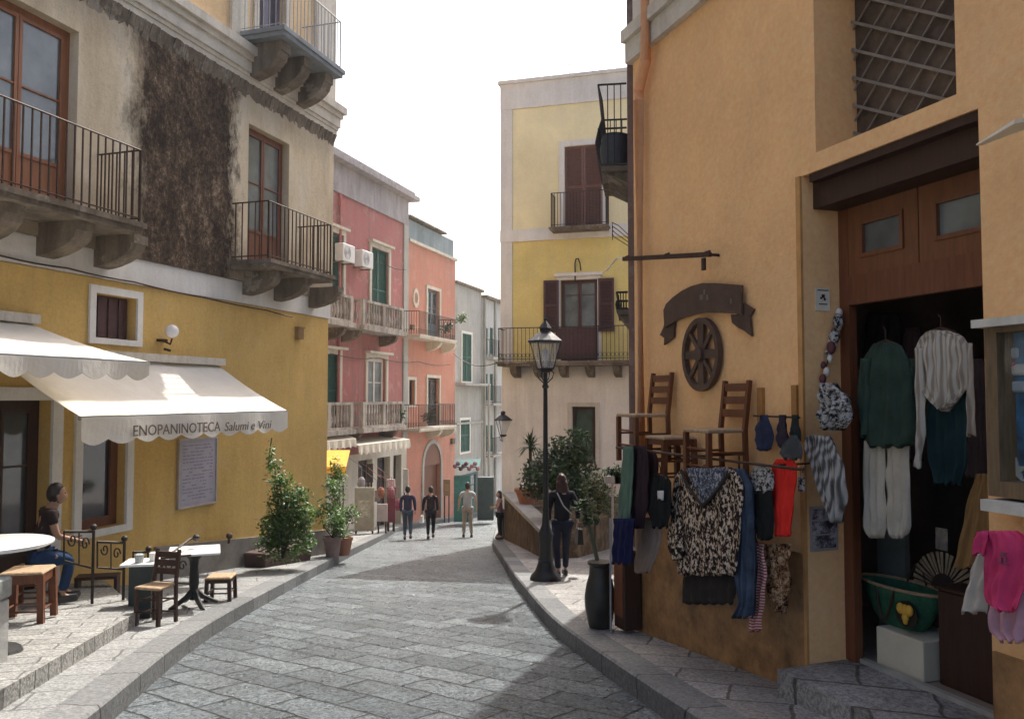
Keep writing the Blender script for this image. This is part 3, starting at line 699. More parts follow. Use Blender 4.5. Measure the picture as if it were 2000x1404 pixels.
mb = MB(CW.M); hx, hz = CW.hit(1124, 545); mb.tube([(hx, .05, hz-.1), (hx, .06, hz+.45), (hx+.04, .1, hz+.56), (hx+.11, .16, hz+.56), (hx+.17, .2, hz+.42), (hx+.2, .22, hz+.2)], .02, 6); mb.build("curved_pipe", M['iron'], cb)
mb = MB(CW.M)
for px_, h_ in ((1092, 1.1), (1140, 1.0)):
    ax = CW.hit(px_, 150)[0]; mb.tube([(ax, -1.5, zc3), (ax, -1.5, zc3+h_)], .015, 5)
    for k in range(5): mb.tube([(ax-.3+k*.12, -1.8, zc3+h_-.05), (ax-.3+k*.12, -1.2, zc3+h_-.05)], .006, 4)
    mb.tube([(ax-.35, -1.5, zc3+h_-.05), (ax+.3, -1.5, zc3+h_-.05)], .01, 4)
mb.build("aerial", M['lightiron'], cb)

# ================= right: orange shop building =================
RW = Wall((2.2, 6.17), -19.0, -1)
print("RW n", RW.n)
sF = RW.hit(1240, 700)[0]
orb = thing("orange_building", "orange plastered shop building filling the right side with a clothes shop in its doorway", "building", RW.w(1, 0, -1))
dA, dB = RW.hit(1925, 775)[0], RW.hit(1573, 775)[0]
zLin = RW.hit(1575, 341)[1]; zThr = RW.hit(1650, 1282, -.35)[1]
dr = (dA, dB, zThr-.15, zLin)
wA, wB = RW.hit(1866, 100)[0], RW.hit(1590, 100)[0]; uw = (wA, wB, RW.hit(1600, 296)[1], CAM.z+3.25)
zBand = RW.hit(1320, 55)[1]
facade(orb, RW, -6, sF, -1.6, zBand, [dr, uw], M['orange'], .40, 6, "wall", taper=3.0)
facade(orb, RW.off(.0), -6, sF, zBand+.36, 10.5, [], M['palepink'], .3, 6, "upper_wall", taper=3.0)
mb = MB(RW.M); mb.box(-6, sF+.05, -.3, .07, zBand+.002, zBand+.22); mb.box(-6, sF+.05, -.3, .12, zBand+.222, zBand+.358); mb.build("band", M['cream'], orb)
mb = MB(RW.M); mb.box(-6, sF+.7, -6, .75, 10.502, 10.7); mb.build("roof", M['greyc'], orb)
# marbled dado following the pavement
dm = plain("marbled brown dado", (.30, .16, .065), .5, .5, 5, bump=.25)
mb = MB(RW.M); zD = RW.hit(1560, 1078)[1]; mb.box(dB+.03, sF-.02, .002, .025, -1.6, zD); mb.box(-6, dA-.02, .002, .025, -1.6, zD-.25); mb.build("dado", dm, orb)
mb = MB(RW.M); mb.box(dB+.0, dB+.05, .002, .022, -1.2, zLin); mb.build("corner_bead", plain("ochre bead", (.5, .26, .09), .8), orb)
pipe = MB(RW.M); pw_ = RW.hit(1249, 400, .1)[0]; zt = RW.hit(1255, 170, .1)[1]; pw2 = RW.hit(1264, 120, .1)[0]
zpb = RW.hit(1249, 985, .1)[1]; pipe.tube([(pw_, -.02, zpb-.12), (pw_, .08, zpb-.06), (pw_, .1, zpb+.04), (pw_, .1, zt-.12), (pw_, .1, zt), (pw2, .12, zt+.22), (pw2, .12, zBand+.9)], .058, 10)
pipe.build("drainpipe", plain("orange painted pipe", (.72, .35, .17), .6, .1), orb, smooth='auto')
# door frame, transom, interior
n0 = -.33
zTr = RW.hit(1665, 590, n0)[1]; zTt = RW.hit(1665, 405, n0)[1]
mb = MB(RW.M)
mb.box(dB-.10, dB, -.40, n0, zThr, zTt); mb.box(dA, dA+.1, -.40, n0, zThr, zTt); mb.box(dA+.1, dB-.1, -.40, n0, zTr-.02, zTr+.2)
fo = mb.build("door_frame", M['wood'], orb)
tw = (dA+.1, dB-.1, zTr+.2, zTt)
mid = (tw[0]+tw[1])/2
for a, b in ((tw[0], mid), (mid, tw[1])):
    glazed(orb, RW, (a+.005, b-.005, tw[2], tw[3]), n0, M['orangewood'] if False else plain("transom timber", (.17, .065, .028), .5, .2, 5, stretch=(6, 6, .8)), M['glassl'], 1, (), .12, 0, None, "transom_window", mid=.03)
mb = MB(RW.M); mb.box(dA, dB, -.40, -.10, zTt+.002, zLin-.02); mb.box(dA, dB-.06, -.10, -.02, zTt+.30, zLin-.06); mb.build("shutter_box", M['darkwood'], orb)
im = plain("dark brown shop lining", (.30, .23, .18), .9, .3, 2)
mb = MB(RW.M)
a, b, c, d = dA-.5, dB+1.2, zThr, zTt
mb.quad((a, -.41, c), (b, -.41, c), (b, -3.4, c), (a, -3.4, c)); mb.quad((a, -.41, d), (b, -.41, d), (b, -3.4, d), (a, -3.4, d)); mb.quad((a, -3.4, c), (b, -3.4, c), (b, -3.4, d), (a, -3.4, d))
mb.quad((a, -.41, c), (a, -3.4, c), (a, -3.4, d), (a, -.41, d)); mb.quad((b, -.41, c), (b, -3.4, c), (b, -3.4, d), (b, -.41, d))
mb.quad((a, -.41, c), (dA+.05, -.41, c), (dA+.05, -.41, d), (a, -.41, d)); mb.quad((dB-.05, -.41, c), (b, -.41, c), (b, -.41, d), (dB-.05, -.41, d))
mb.build("interior", im, orb, fix=False)
mb = MB(RW.M)
for k in range(3):
    mb = MB(RW.M); mb.box(dA+.0, dB+.5, -3.35, -2.9, c+.6+k*.7, c+.63+k*.7); mb.build("shelf", M['darkwood'], orb)
gp = MB(RW.M); gx0, gx1 = RW.hit(1765, 1000, -.9)[0], RW.hit(1712, 1000, -.9)[0]; gp.box(gx0, gx1, -.95, -.9, zThr, zThr+1.9); gp.build("inner_panel", plain("grey green panel", (.16, .17, .15), .7), orb)
# lattice window
mb = MB(RW.M); mb.box(uw[0], uw[1], -.395, -.385, uw[2], uw[3]); mb.build("window_glass", plain("dim window backing", (.10, .07, .05), .6, .5, 5), orb)
mb = MB(RW.M); nl = -.34
def lat(x0, y0, x1, y1, wdt):
    p, q = Vector(RW.hit(x0, y0, nl)), Vector(RW.hit(x1, y1, nl)); dd = (q-p)
    # clip to the opening
    t0, t1 = 0, 1
    for ax, lo, hi in ((0, uw[0]+.005, uw[1]-.005), (1, uw[2]+.005, uw[3])):
        if abs(dd[ax]) < 1e-9: continue
        u, v = (lo-p[ax])/dd[ax], (hi-p[ax])/dd[ax]
        if u > v: u, v = v, u
        t0, t1 = max(t0, u), min(t1, v)
    if t1-t0 < .02: return
    p, q = p+dd*t0, p+dd*t1; nn = Vector((-dd.y, dd.x)).normalized()*wdt/2
    mb.prism([(p.x+nn.x, nl, p.y+nn.y), (q.x+nn.x, nl, q.y+nn.y), (q.x-nn.x, nl, q.y-nn.y), (p.x-nn.x, nl, p.y-nn.y)], (0, -.012, 0))
for k in range(-7, 7): lat(1560, 38-.23*85+54*k, 1960, 38-.23*85+54*k+.24*400, .022)
nl = -.355
for k in range(-12, 14): lat(1640+36*k-200, 40+340, 1640+36*k+200, 40-340, .012)
mb.build("lattice", plain("grey lattice timber", (.22, .19, .16), .7, .2), orb)
# stone door step
mb = MB(RW.M); so = RW.hit(1585, 1310, .30)
mb.box(dA+.003, dB-.003, -.40, .001, -2.0, zThr-.006); mb.box(dA-.6, dB-.02, .0015, .30, -2.0, zThr-.006); st = mb.build("door_step", M['walkr'], orb)
mb = MB(RW.M); mb.box(dA, dB-.1, -.42, -.37, zThr-.019, zThr+.025); mb.build("threshold", plain("worn pale threshold", (.35, .34, .31), .5), orb)
# upper right awning tip
mb = MB(RW.M); a0, z0 = RW.hit(1912, 281, .35); a1_, z1 = RW.hit(2040, 215, .35)
mb.hexa([(a0, .33, z0-.008), (a1_, .25, z1-.02), (a1_, .55, z1-.09), (a0, .37, z0-.012), (a0, .33, z0), (a1_, .25, z1), (a1_, .55, z1-.07), (a0, .37, z0-.004)])
mb.tube([(a1_+.05, .005, z1-.1), (a1_-.02, .5, z1-.05)], .015)
single(mb, "parasol_tip", M['canvas'], "white canvas tip poking in beside the shop doorway top", "canopy")
# ================= brown neighbour house edge-on with balconies =================
BA = RW.w(sF, 0, 0); BAx = P(1228, 700, 9.0)
ang = math.degrees(math.atan2(BAx.x, BAx.y)) + .2
BW = Wall((BAx.x, BAx.y), ang, -1)
bh = thing("brown_house", "narrow brown-grey house edge beyond the orange wall carrying small iron balconies", "building", BW.w(1.5, 0, -1))
facade(bh, BW, 0, 4.5, -2, 10.2, [], stucco("brown grey plaster", (.22, .15, .13), (.12, .1, .09), .6, .7), .2, .45, "wall")
mb = MB(BW.M); mb.box(-.2, 4.6, -1, .2, 10.202, 10.35); mb.build("roof", M['greyc'], bh)
def fancy(sa, sb, py, pj, h, nm="balcony", belly=True):
    z = BW.hit(1205, py, 0.0)[1] if False else P(1200, py, BW.w((sa+sb)/2, pj, 0).y).z
    mb = MB(BW.M); mb.box(sa, sb, .002, pj, z-.07, z)
    c = (sa+sb)/2
    mb.prism([(sa+.1, .003, z-.072), (sa+.1, pj*.8, z-.072), (sa+.1, .003, z-.2)], (sb-sa-.2, 0, 0))
    o = mb.build(nm, M['greyc'], bh); r = MB(BW.M)
    def prof(x, sgn):
        return [(x, pj*(1+.0), z), (x, pj*1.12, z+h*.12), (x, pj*1.22, z+h*.28), (x, pj*1.1, z+h*.45), (x, pj*.92, z+h*.62), (x, pj*.95, z+h*.8), (x, pj*1.1, z+h)]
    n = int((sb-sa)/.1)
    for i in range(n+1):
        x = sa+(sb-sa)*i/n; r.tube(prof(x, 1), .010, 4)
    for f_ in (.0, .45, 1.0):
        k = 1.0 if f_ == 0 else 1.1; r.tube([(sa, .01, z+h*f_), (sa, pj*k, z+h*f_), (sb, pj*k, z+h*f_), (sb, .01, z+h*f_)], .014, 5)
    for k in range(1, 4):
        for x in (sa, sb): r.tube([(x, pj*k/4, z), (x, pj*k/4, z+h)], .009, 4)
    r.build("railing", M['iron'], o); return z
zz = fancy(.9, 2.2, 350, .32, 1.0)
mb = MB(BW.M); mb.lathe([(.12, 0), (.17, .1), (.19, .35), (.17, .5), (.19, .52)], (1.5, .17, zz+.02), 12); single(mb, "flower_tub", plain("dark grey tub", (.09, .10, .11), .7), "dark grey tub behind the bars of the small upper balcony", "plant pot", smooth='auto')
fancy(1.0, 1.9, 610, .13, .2, belly=False)
mb = MB(BW.M)
for k in range(4):
    z = P(1205, 450+7*k, 10.5).z; mb.tube([(1.2, .0, z-.12), (1.2, .12+.02*k, z), (1.2, .2, z+.04), (1.2+.3, .2, z+.02)], .006, 4)
single(mb, "bracket", M['iron'], "small curled iron wire bracket on the brown house edge", "bracket")
def thing0(name, label, cat, loc, rotz=0, group=None):
    o = thing(name, label, cat, loc, group); o.rotation_euler = (0, 0, rotz); W[o.name] = Vector(); return o
# ================= awnings =================
def awning(wl, s0, s1, pj, zb_, zf_, vh, sc, label, nm="awning", text=None, lift=0.0):
    T = thing(nm, label, "awning", wl.w((s0+s1)/2, 0, zb_))
    mb = MB(wl.M); NX, NY = 14, 8; th = .006
    def pt(i, j, dz=0):
        u, v = i/NX, j/NY; x = s0+(s1-s0)*u; n = .02+(pj-.02)*v
        z = zb_+(zf_-zb_)*v-.05*math.sin(math.pi*v)*(1-.3*math.cos(2*math.pi*u*3))-.008*math.sin(u*19+v*3)
        return (x, n, z+dz)
    vs = [pt(i, j) for j in range(NY+1) for i in range(NX+1)]+[pt(i, j, -th) for j in range(NY+1) for i in range(NX+1)]
    q = NX+1; m = q*(NY+1); fs = []
    for j in range(NY):
        for i in range(NX):
            a = j*q+i; fs.append((a, a+1, a+q+1, a+q)); fs.append((m+a, m+a+q, m+a+q+1, m+a+1))
    for i in range(NX): fs.append((i, m+i, m+i+1, i+1)); a = NY*q+i; fs.append((a, a+1, m+a+1, m+a))
    for j in range(NY): a = j*q; fs.append((a, a+q, m+a+q, m+a)); a += NX; fs.append((a, m+a, m+a+q, a+q))
    mb.add(vs, fs); mb.build("canopy", M['canvas'], T, smooth='auto')
    # scalloped valance
    mb = MB(wl.M); n = max(3, int(round((s1-s0)/sc))); k = 6
    for e, (ax, n_) in enumerate(((0, pj+.02),)):
        pts = []
        for i in range(n*k+1):
            u = i/(n*k); x = s0+(s1-s0)*u; ph = (i % k)/k
            d_ = vh-.07*(1-abs(math.sin(math.pi*ph))) if True else vh
            pts.append((x, d_))
        for (x0, d0), (x1, d1_) in zip(pts, pts[1:]):
            w0 = .02*math.sin(x0*5); w1_ = .02*math.sin(x1*5)
            mb.hexa([(x0, n_+w0, zf_-d0), (x1, n_+w1_, zf_-d1_), (x1, n_-.006+w1_, zf_-d1_), (x0, n_-.006+w0, zf_-d0),
                     (x0, n_, zf_-.02), (x1, n_, zf_-.02), (x1, n_-.006, zf_-.02), (x0, n_-.006, zf_-.02)])
    mb.build("valance", M['canvas'], T)
    mb = MB(wl.M)
    mb.box(s0-.01, s1+.01, pj-.03, pj+.015, zf_-.05, zf_+.0); mb.build("front_bar", M['lightiron'], T)
    mb = MB(wl.M); mb.box(s0-.03, s1+.03, .003, .14, zb_+.0, zb_+.12); mb.build("roller_case", M['cream'], T)
    for x in (s0+.3, s1-.3):
        mb = MB(wl.M); mb.tube([(x, .08, zb_-.1), (x+(.35 if x < (s0+s1)/2 else -.35), pj*.5, (zb_+zf_)/2-.14), (x, pj-.03, zf_-.03)], .018, 6); mb.build("arm", M['lightiron'], T)
    return T
def text_obj(txt, size, wl, s, n, z, mat, parent, name="lettering", rev=True, ext=.002, width=None, shear=0):
    cu = bpy.data.curves.new("t", 'FONT'); cu.body = txt; cu.size = size; cu.extrude = ext; cu.align_x = 'CENTER'; cu.align_y = 'CENTER'; cu.shear = shear; cu.resolution_u = 3
    o = bpy.data.objects.new("t", cu); COL.objects.link(o); bpy.context.view_layer.update()
    me = bpy.data.meshes.new_from_object(o.evaluated_get(bpy.context.evaluated_depsgraph_get())); bpy.data.objects.remove(o)
    k = 1
    if width:
        xs = [v.co.x for v in me.vertices]; k = width/(max(xs)-min(xs))
    up = Vector((0, 0, 1)); nn = wl.n; ux = up.cross(nn)   # reading direction for someone facing the wall
    c = wl.w(s, n, z); mb = MB()
    mb.add([c+ux*(v.co.x*k)+up*v.co.y+nn*v.co.z for v in me.vertices], [tuple(p.vertices) for p in me.polygons])
    bpy.data.meshes.remove(me)
    return mb.build(name, mat, parent)
aL, zf = LW.hit(170, 806, 1.4); aR = LW.hit(560, 812, 1.4)[0]; zbk = LW.hit(425, 714)[1]
aw2 = awning(LW, aL-.1, aR, 1.4, zbk, LW.hit(400, 806, 1.4)[1], .36, .42, "white canvas awning with lettering on its scalloped front, over the shop window")
tm = plain("faded brown lettering", (.16, .12, .10), .9, .3)
sm_ = LW.hit(345, 835, 1.43)[0]; zt_ = LW.hit(345, 838, 1.43)[1]
e0, e1 = LW.hit(258, 835, 1.43)[0], LW.hit(428, 835, 1.43)[0]; g0, g1_ = LW.hit(436, 835, 1.43)[0], LW.hit(527, 835, 1.43)[0]
text_obj("ENOPANINOTECA", .20, LW, (e0+e1)/2, 1.445, zt_, tm, aw2, width=abs(e1-e0)); GW = g1_-g0
for wd_t, f0, f1 in (("Salumi", 0, .50), ("e", .555, .63), ("Vini", .70, 1.0)): text_obj(wd_t, .19, LW, g0+GW*(f0+f1)/2, 1.445, zt_-.01, tm, aw2, width=abs(GW*(f1-f0)), shear=.2)
a1s, zf1_ = LW.hit(290, 706, 1.9); zb1 = LW.hit(58, 633)[1]
awning(LW, a1s-4.2, a1s, 1.9, zb1, zf1_, .24, .36, "larger white canvas awning with a plain scalloped edge, at the left edge over the door")
# ================= small fittings on the ochre wall =================
mb = MB(LW.M)
pp = [LW.hit(x, y, .06) for x, y in ((-60, 488), (0, 500), (130, 524), (260, 551), (400, 582), (520, 606), (585, 622))]
pts = []
for (a, b), (c, d) in zip(pp, pp[1:]):
    for k in range(4): pts.append((a+(c-a)*k/4, .075, b+(d-b)*k/4-.015*math.sin(math.pi*k/4)))
mb.tube(pts, .013, 5); single(mb, "cable", M['rust'], "thin dark cable running along the top of the ochre plaster", "cable")
L = thing("wall_lamp", "small wall lamp with round white globe above the lettered awning", "wall lamp", LW.w(LW.hit(313, 665)[0], .05, LW.hit(313, 665)[1]))
a, z = LW.hit(313, 665); g, gz = LW.hit(336, 647, .25)
mb = MB(LW.M); mb.lathe([(.09, -.02), (.09, .02)], (a, .03, z)); mb.tube([(a, .03, z), (a+.02, .18, z-.06), (g, .25, gz-.12)], .015, 6); mb.tube([(a+.05, .03, z-.13), (a+.1, .12, z-.16)], .02); mb.build("bracket", M['rust'], L)
mb = MB(LW.M); mb.ball((g, .25, gz), .105, n=14, m=9); mb.build("globe", plain("opal globe", (.8, .78, .78), .25, .03, bump=0), L, smooth=True)
a, z = LW.hit(581, 652); mb = MB(LW.M); mb.box(a-.10, a+.10, .003, .09, z-.11, z+.11); mb.box(a-.11, a+.11, .003, .11, z+.112, z+.14); single(mb, "junction_box", plain("brown box", (.28, .17, .07), .7), "small brown electrical box high on the ochre wall near its corner", "box")
h = LW.rect(354, 424, 858, 984, .04); B = thing("menu_board", "pale lavender menu board hanging on the ochre wall under the awning", "menu board", LW.w((h[0]+h[1])/2, .03, h[2]))
mb = MB(LW.M); mb.box(h[0], h[1], .01, .035, h[2], h[3]); mb.build("panel", plain("lavender menu panel", (.36, .33, .40), .5, .12, 5, bump=.05), B)
mb = MB(LW.M); e = .03
mb.box(h[0]-e, h[0], .008, .05, h[2]-e, h[3]+e); mb.box(h[1], h[1]+e, .008, .05, h[2]-e, h[3]+e); mb.box(h[0], h[1], .008, .05, h[3], h[3]+e); mb.box(h[0], h[1], .008, .05, h[2]-e, h[2]); mb.build("frame", plain("pale frame", (.42, .38, .36), .6), B)
mb = MB(LW.M); r5 = random.Random(11)
for i in range(17):
    z = h[3]-.10-i*(h[3]-h[2]-.2)/16; x = h[0]+.08
    while x < h[1]-.12:
        wd_ = r5.uniform(.04, .14); 
        if r5.random() < .8: mb.box(x, min(x+wd_, h[1]-.08), .0352, .038, z, z+.018)
        x += wd_+.03
mb.cur = 1; mb.box(h[0]+.05, h[1]-.05, .0351, .0356, h[2]+.05, h[3]-.05)
mb.build("menu_print", [plain("faint menu print", (.24, .22, .32), .7), plain("menu sheet", (.38, .36, .42), .6, .1, 4)], B)
# ================= AC units =================
for i, (x, y, nm) in enumerate(((677, 495, "left air conditioner of the pair beside the green shutters on the pink wall"), (714, 507, "right air conditioner of the pair, touching the green shutters on the pink wall"))):
    s_, z = PW.hit(x, y, .35); T = thing("air_conditioner", nm, "air conditioner", PW.w(s_, .1, z-.3), "air conditioners on the pink wall")
    mb = MB(PW.M); mb.box(s_-.42, s_+.42, .12, .45, z-.3, z+.3); mb.build("casing", plain("ac casing white", (.68, .68, .66), .5, .06), T, bevel=.02)
    mb = MB(PW.M)
    for r_ in (.22, .16, .10, .04): mb.tube([(s_-.12+r_*math.cos(k*.524), .455, z+r_*math.sin(k*.524)) for k in range(13)], .008, 4, caps=False)
    mb.build("fan_grille", M['lightiron'], T)
    for q in (-.3, .3): mb = MB(PW.M); mb.box(s_+q-.02, s_+q+.02, .003, .40, z-.34, z-.302); mb.build("bracket", M['greyc'], T)
# ================= street lamps =================
def street_lamp(loc, H, label, k=1.0):
    T = thing0("street_lamp", label, "street lamp", loc, .3, "street lamps along the right kerb")
    mb = MB(); mb.lathe([(.25*k, 0), (.25*k, .04), (.225*k, .09), (.17*k, .15), (.15*k, .20), (.125*k, .27), (.12*k, .30), (.13*k, .32), (.105*k, .36), (.095*k, .55), (.11*k, .68), (.125*k, .72), (.10*k, .77), (.06*k, .87), (.05*k, 1.05)], n=16); mb.build("base", M['black'], T, smooth='auto')
    mb = MB(); z1 = H-.95
    mb.lathe([(.048, 1.05), (.058, 1.10), (.044, 1.14), (.041, z1*.6), (.052, z1*.6+.04), (.039, z1*.6+.1), (.034, z1-.25), (.06, z1-.22), (.04, z1-.18), (.035, z1)], n=12); mb.build("post", M['black'], T, smooth='auto')
    mb = MB()
    for q in range(4):
        a = q*math.pi/2+.78; c, s_ = math.cos(a), math.sin(a)
        mb.tube([(.03*c, .03*s_, z1-.16), (.12*c, .12*s_, z1-.08), (.15*c, .15*s_, z1+.0), (.10*c, .10*s_, z1+.04)], .010, 5)
    mb.lathe([(.03, z1), (.09, z1+.02), (.13, z1+.05), (.13, z1+.065)], n=12); mb.build("bracket", M['black'], T)
    b, t_, hb = .10, .19, .42; zb_ = z1+.07
    mb = MB()
    for q in range(4):
        sx, sy = (1, 1, -1, -1)[q], (1, -1, -1, 1)[q]; mb.tube([(sx*b, sy*b, zb_), (sx*t_, sy*t_, zb_+hb)], .010, 4)
        sx2, sy2 = (1, -1, -1, 1)[q], (-1, -1, 1, 1)[q]
        mb.tube([(sx*b, sy*b, zb_), (sx2*b, sy2*b, zb_)], .012, 4); mb.tube([(sx*t_, sy*t_, zb_+hb), (sx2*t_, sy2*t_, zb_+hb)], .013, 4)
    lf = mb.build("lantern_frame", M['black'], T)
    mb = MB(); r2 = math.sqrt(2)
    mb.lathe([(t_*r2+.03, zb_+hb), (t_*r2+.02, zb_+hb+.02), (t_*r2*.7, zb_+hb+.10), (t_*r2*.34, zb_+hb+.17), (t_*r2*.34, zb_+hb+.21), (t_*r2*.42, zb_+hb+.22), (t_*r2*.2, zb_+hb+.30), (.02, zb_+hb+.34), (.035, zb_+hb+.37), (.01, zb_+hb+.42)], n=8); mb.build("lantern_cap", M['black'], T)
    mb = MB()
    mb.add([(-b, -b, zb_+.01), (b, -b, zb_+.01), (b, b, zb_+.01), (-b, b, zb_+.01), (-t_, -t_, zb_+hb-.01), (t_, -t_, zb_+hb-.01), (t_, t_, zb_+hb-.01), (-t_, t_, zb_+hb-.01)], [(0,1,5,4),(1,2,6,5),(2,3,7,6),(3,0,4,7)])
    mb.build("lantern_glass", M['lampglass'], T)
    mb = MB(); mb.lathe([(.02, zb_), (.02, zb_+.12), (.05, zb_+.16), (.06, zb_+.24), (.03, zb_+.31), (.005, zb_+.33)], n=10); mb.build("bulb", plain("opal bulb", (.75, .73, .7), .3, .03, bump=0), T, smooth=True)
    return T
t = NT("frosted lantern glass"); t.col((.75, .78, .8)); t.set(.25, 0, .5); tr = t.n("ShaderNodeBsdfTransparent"); mx = t.n("ShaderNodeMixShader"); mx.inputs[0].default_value = .3
t.l(tr.outputs[0], mx.inputs[1]); t.l(t.b.outputs[0], mx.inputs[2]); t.l(mx.outputs[0], t.out.inputs[0]); M['lampglass'] = t.m
lp = G(1066, 1133, SW); Hl = P(1069, 612, lp.y).z-lp.z
street_lamp(lp, Hl, "tall black street lamp with glass lantern standing on the right pavement, nearest the viewer")
lp2 = G(984, 1050, SW); street_lamp(lp2, P(984, 790, lp2.y).z-lp2.z, "black street lamp further down the street beside the stone retaining wall", 1)
# ================= furniture =================
straw = plain("straw seat", (.36, .25, .15), .8, .3, 30, bump=.4)
def stool(loc, rot, H, wd_, label, group="straw-seated stools", skirt=False, leg=.022, wood=None):
    wood = wood or M['chairwood']
    T = thing0("stool", label, "stool", loc, rot, group); w_ = wd_/2
    mb = MB(); mb.hexa([(-w_, -w_, H-.03), (w_, -w_, H-.03), (w_, w_, H-.03), (-w_, w_, H-.03), (-w_+.015, -w_+.015, H), (w_-.015, -w_+.015, H), (w_-.015, w_-.015, H), (-w_+.015, w_-.015, H)]); mb.build("seat", straw, T, bevel=.01)
    for sx in (-1, 1):
        for sy in (-1, 1):
            mb = MB(); x, y = sx*(w_-.03), sy*(w_-.03); k = 1.08; mb.hexa([(x*k-leg, y*k-leg, 0), (x*k+leg, y*k-leg, 0), (x*k+leg, y*k+leg, 0), (x*k-leg, y*k+leg, 0), (x-leg, y-leg, H-.03), (x+leg, y-leg, H-.03), (x+leg, y+leg, H-.03), (x-leg, y+leg, H-.03)]); mb.build("leg", wood, T)
    q = w_-.03
    for z in ((.12, .26) if not skirt else (.13,)):
        mb = MB()
        for a, b in (((-q, -q), (q, -q)), ((q, -q), (q, q)), ((q, q), (-q, q)), ((-q, q), (-q, -q))): mb.tube([(a[0], a[1], z), (b[0], b[1], z)], .011, 5)
        mb.build("stretcher", wood, T)
    mb = MB(); hh = .05 if not skirt else .09
    for a in (-q, q): mb.box(-q+leg, q-leg, a-.01, a+.01, H-.03-hh, H-.031); mb.box(a-.01, a+.01, -q+leg, q-leg, H-.03-hh, H-.031)
    mb.build("apron", wood, T)
    return T
def chair(loc, rot, label, group=None, H=.45, BH=.88, wd_=.40, dp_=.38, seatm=None, slats=3, wood=None, nm="chair", leg=.018):
    wood = wood or M['chairwood']; T = thing0(nm, label, "chair", loc, rot, group); w_, d_ = wd_/2, dp_/2   # faces local +y, back at -y
    mb = MB(); mb.hexa([(-w_+.02, -d_, H-.03), (w_-.02, -d_, H-.03), (w_, d_, H-.03), (-w_, d_, H-.03), (-w_+.02, -d_, H), (w_-.02, -d_, H), (w_, d_, H), (-w_, d_, H)]); mb.build("seat", seatm or straw, T, bevel=.008)
    for sx in (-1, 1):
        mb = MB(); mb.cbox((sx*(w_-.02), d_-.02, (H-.03)/2), leg*2, leg*2, H-.03); mb.build("leg", wood, T)
        mb = MB(); mb.tube([(sx*(w_-.02), -d_-.01, 0), (sx*(w_-.02), -d_, H), (sx*(w_-.02), -d_-.05, BH)], leg*1.25, 4); mb.build("back_post", wood, T)
    for k in range(slats):
        z = BH-.06-k*(BH-H-.12)/max(1, slats-.4); y = -d_-.05*(z-H)/(BH-H); mb = MB(); mb.box(-w_+.03, w_-.03, y-.012, y+.012, z-.03, z+.035); mb.build("back_rail", wood, T)
    mb = MB()
    for z in (.13, .27):
        mb.tube([(-w_+.02, -d_, z), (-w_+.02, d_-.02, z)], .010, 5); mb.tube([(w_-.02, -d_, z), (w_-.02, d_-.02, z)], .010, 5); mb.tube([(-w_+.02, d_-.02, z+.03), (w_-.02, d_-.02, z+.03)], .010, 5); mb.tube([(-w_+.02, -d_, z-.02), (w_-.02, -d_, z-.02)], .010, 5)
    mb.build("stretcher", wood, T); return T
TH = SW+.14
# raised terrace
c1 = G(272, 1200, SW+.1); c2 = G(60, 1325, SW+.1)
dv = (c2-c1); dv.z = 0; far = c2+dv*3
bk = LW.w(LW.hit(150, 1150)[0]+.3, -.05, 0); 
mb = MB()
def slab(poly, h, t0):
    n = len(poly); vs = [Vector((x, y, zg(y)+h)) for x, y in poly]+[Vector((x, y, zg(y)+t0)) for x, y in poly]
    # finely cut along Y so that it follows the slope
    mb.add(vs, [tuple(range(n)), tuple(range(n, 2*n))[::-1]]+[(i, (i+1) % n, n+(i+1) % n, n+i) for i in range(n)])
ysn = 10; A_ = (c1.x, c1.y); dvn = dv.normalized()
back0 = LW.w(LW.hit(205, 1150)[0], -.05, 0)
for k in range(ysn):
    ta, tb = k/ysn, (k+1)/ysn
    e0_ = c1+(far-c1)*ta; e1_ = c1+(far-c1)*tb
    b0_ = back0+(LW.w(S0, 0, 0)-back0)*ta*.75; b1_ = back0+(LW.w(S0, 0, 0)-back0)*tb*.75
    h = TH; o_ = len(mb.v)
    for p in (e0_, e1_, b1_, b0_): mb.v.append(Vector((p.x, p.y, zg(p.y)+h)))
    for p in (e0_, e1_, b1_, b0_): mb.v.append(Vector((p.x, p.y, zg(p.y)-.1)))
    mb.f += [[o_, o_+1, o_+2, o_+3], [o_, o_+1, o_+5, o_+4]]; mb.mi += [0, 0]
    if k == 0: mb.f.append([o_, o_+3, o_+7, o_+4]); mb.mi.append(0)
tag(mb.build("terrace_paving", M['terr'], loc=(0, 0, 0), fix=False), kind="structure")
# stone block at the left edge
p = G(0, 1330, SW); ql = P(-60, 1330, p.y*.92)
T = thing("stone_pillar", "rough pale stone pillar stub at the far left edge in front of the terrace", "pillar", (p.x-.25, p.y, p.z))
mb = MB(); zt = P(0, 1128, p.y).z; xr = P(20, 1200, p.y+.10).x; mb.box(xr-.6, xr, p.y-.3, p.y+.10, p.z, zt-.17); mb.build("block", stucco("rough pale stone", (.42, .43, .42), (.25, .25, .24), .6, .5), T, bevel=.02)
mb = MB(); mb.box(xr-.62, xr+.012, p.y-.32, p.y+.11, zt-.17, zt); mb.build("cap", stucco("speckled cap stone", (.32, .34, .33), (.12, .12, .11), .8, .1, .6), T, bevel=.02)
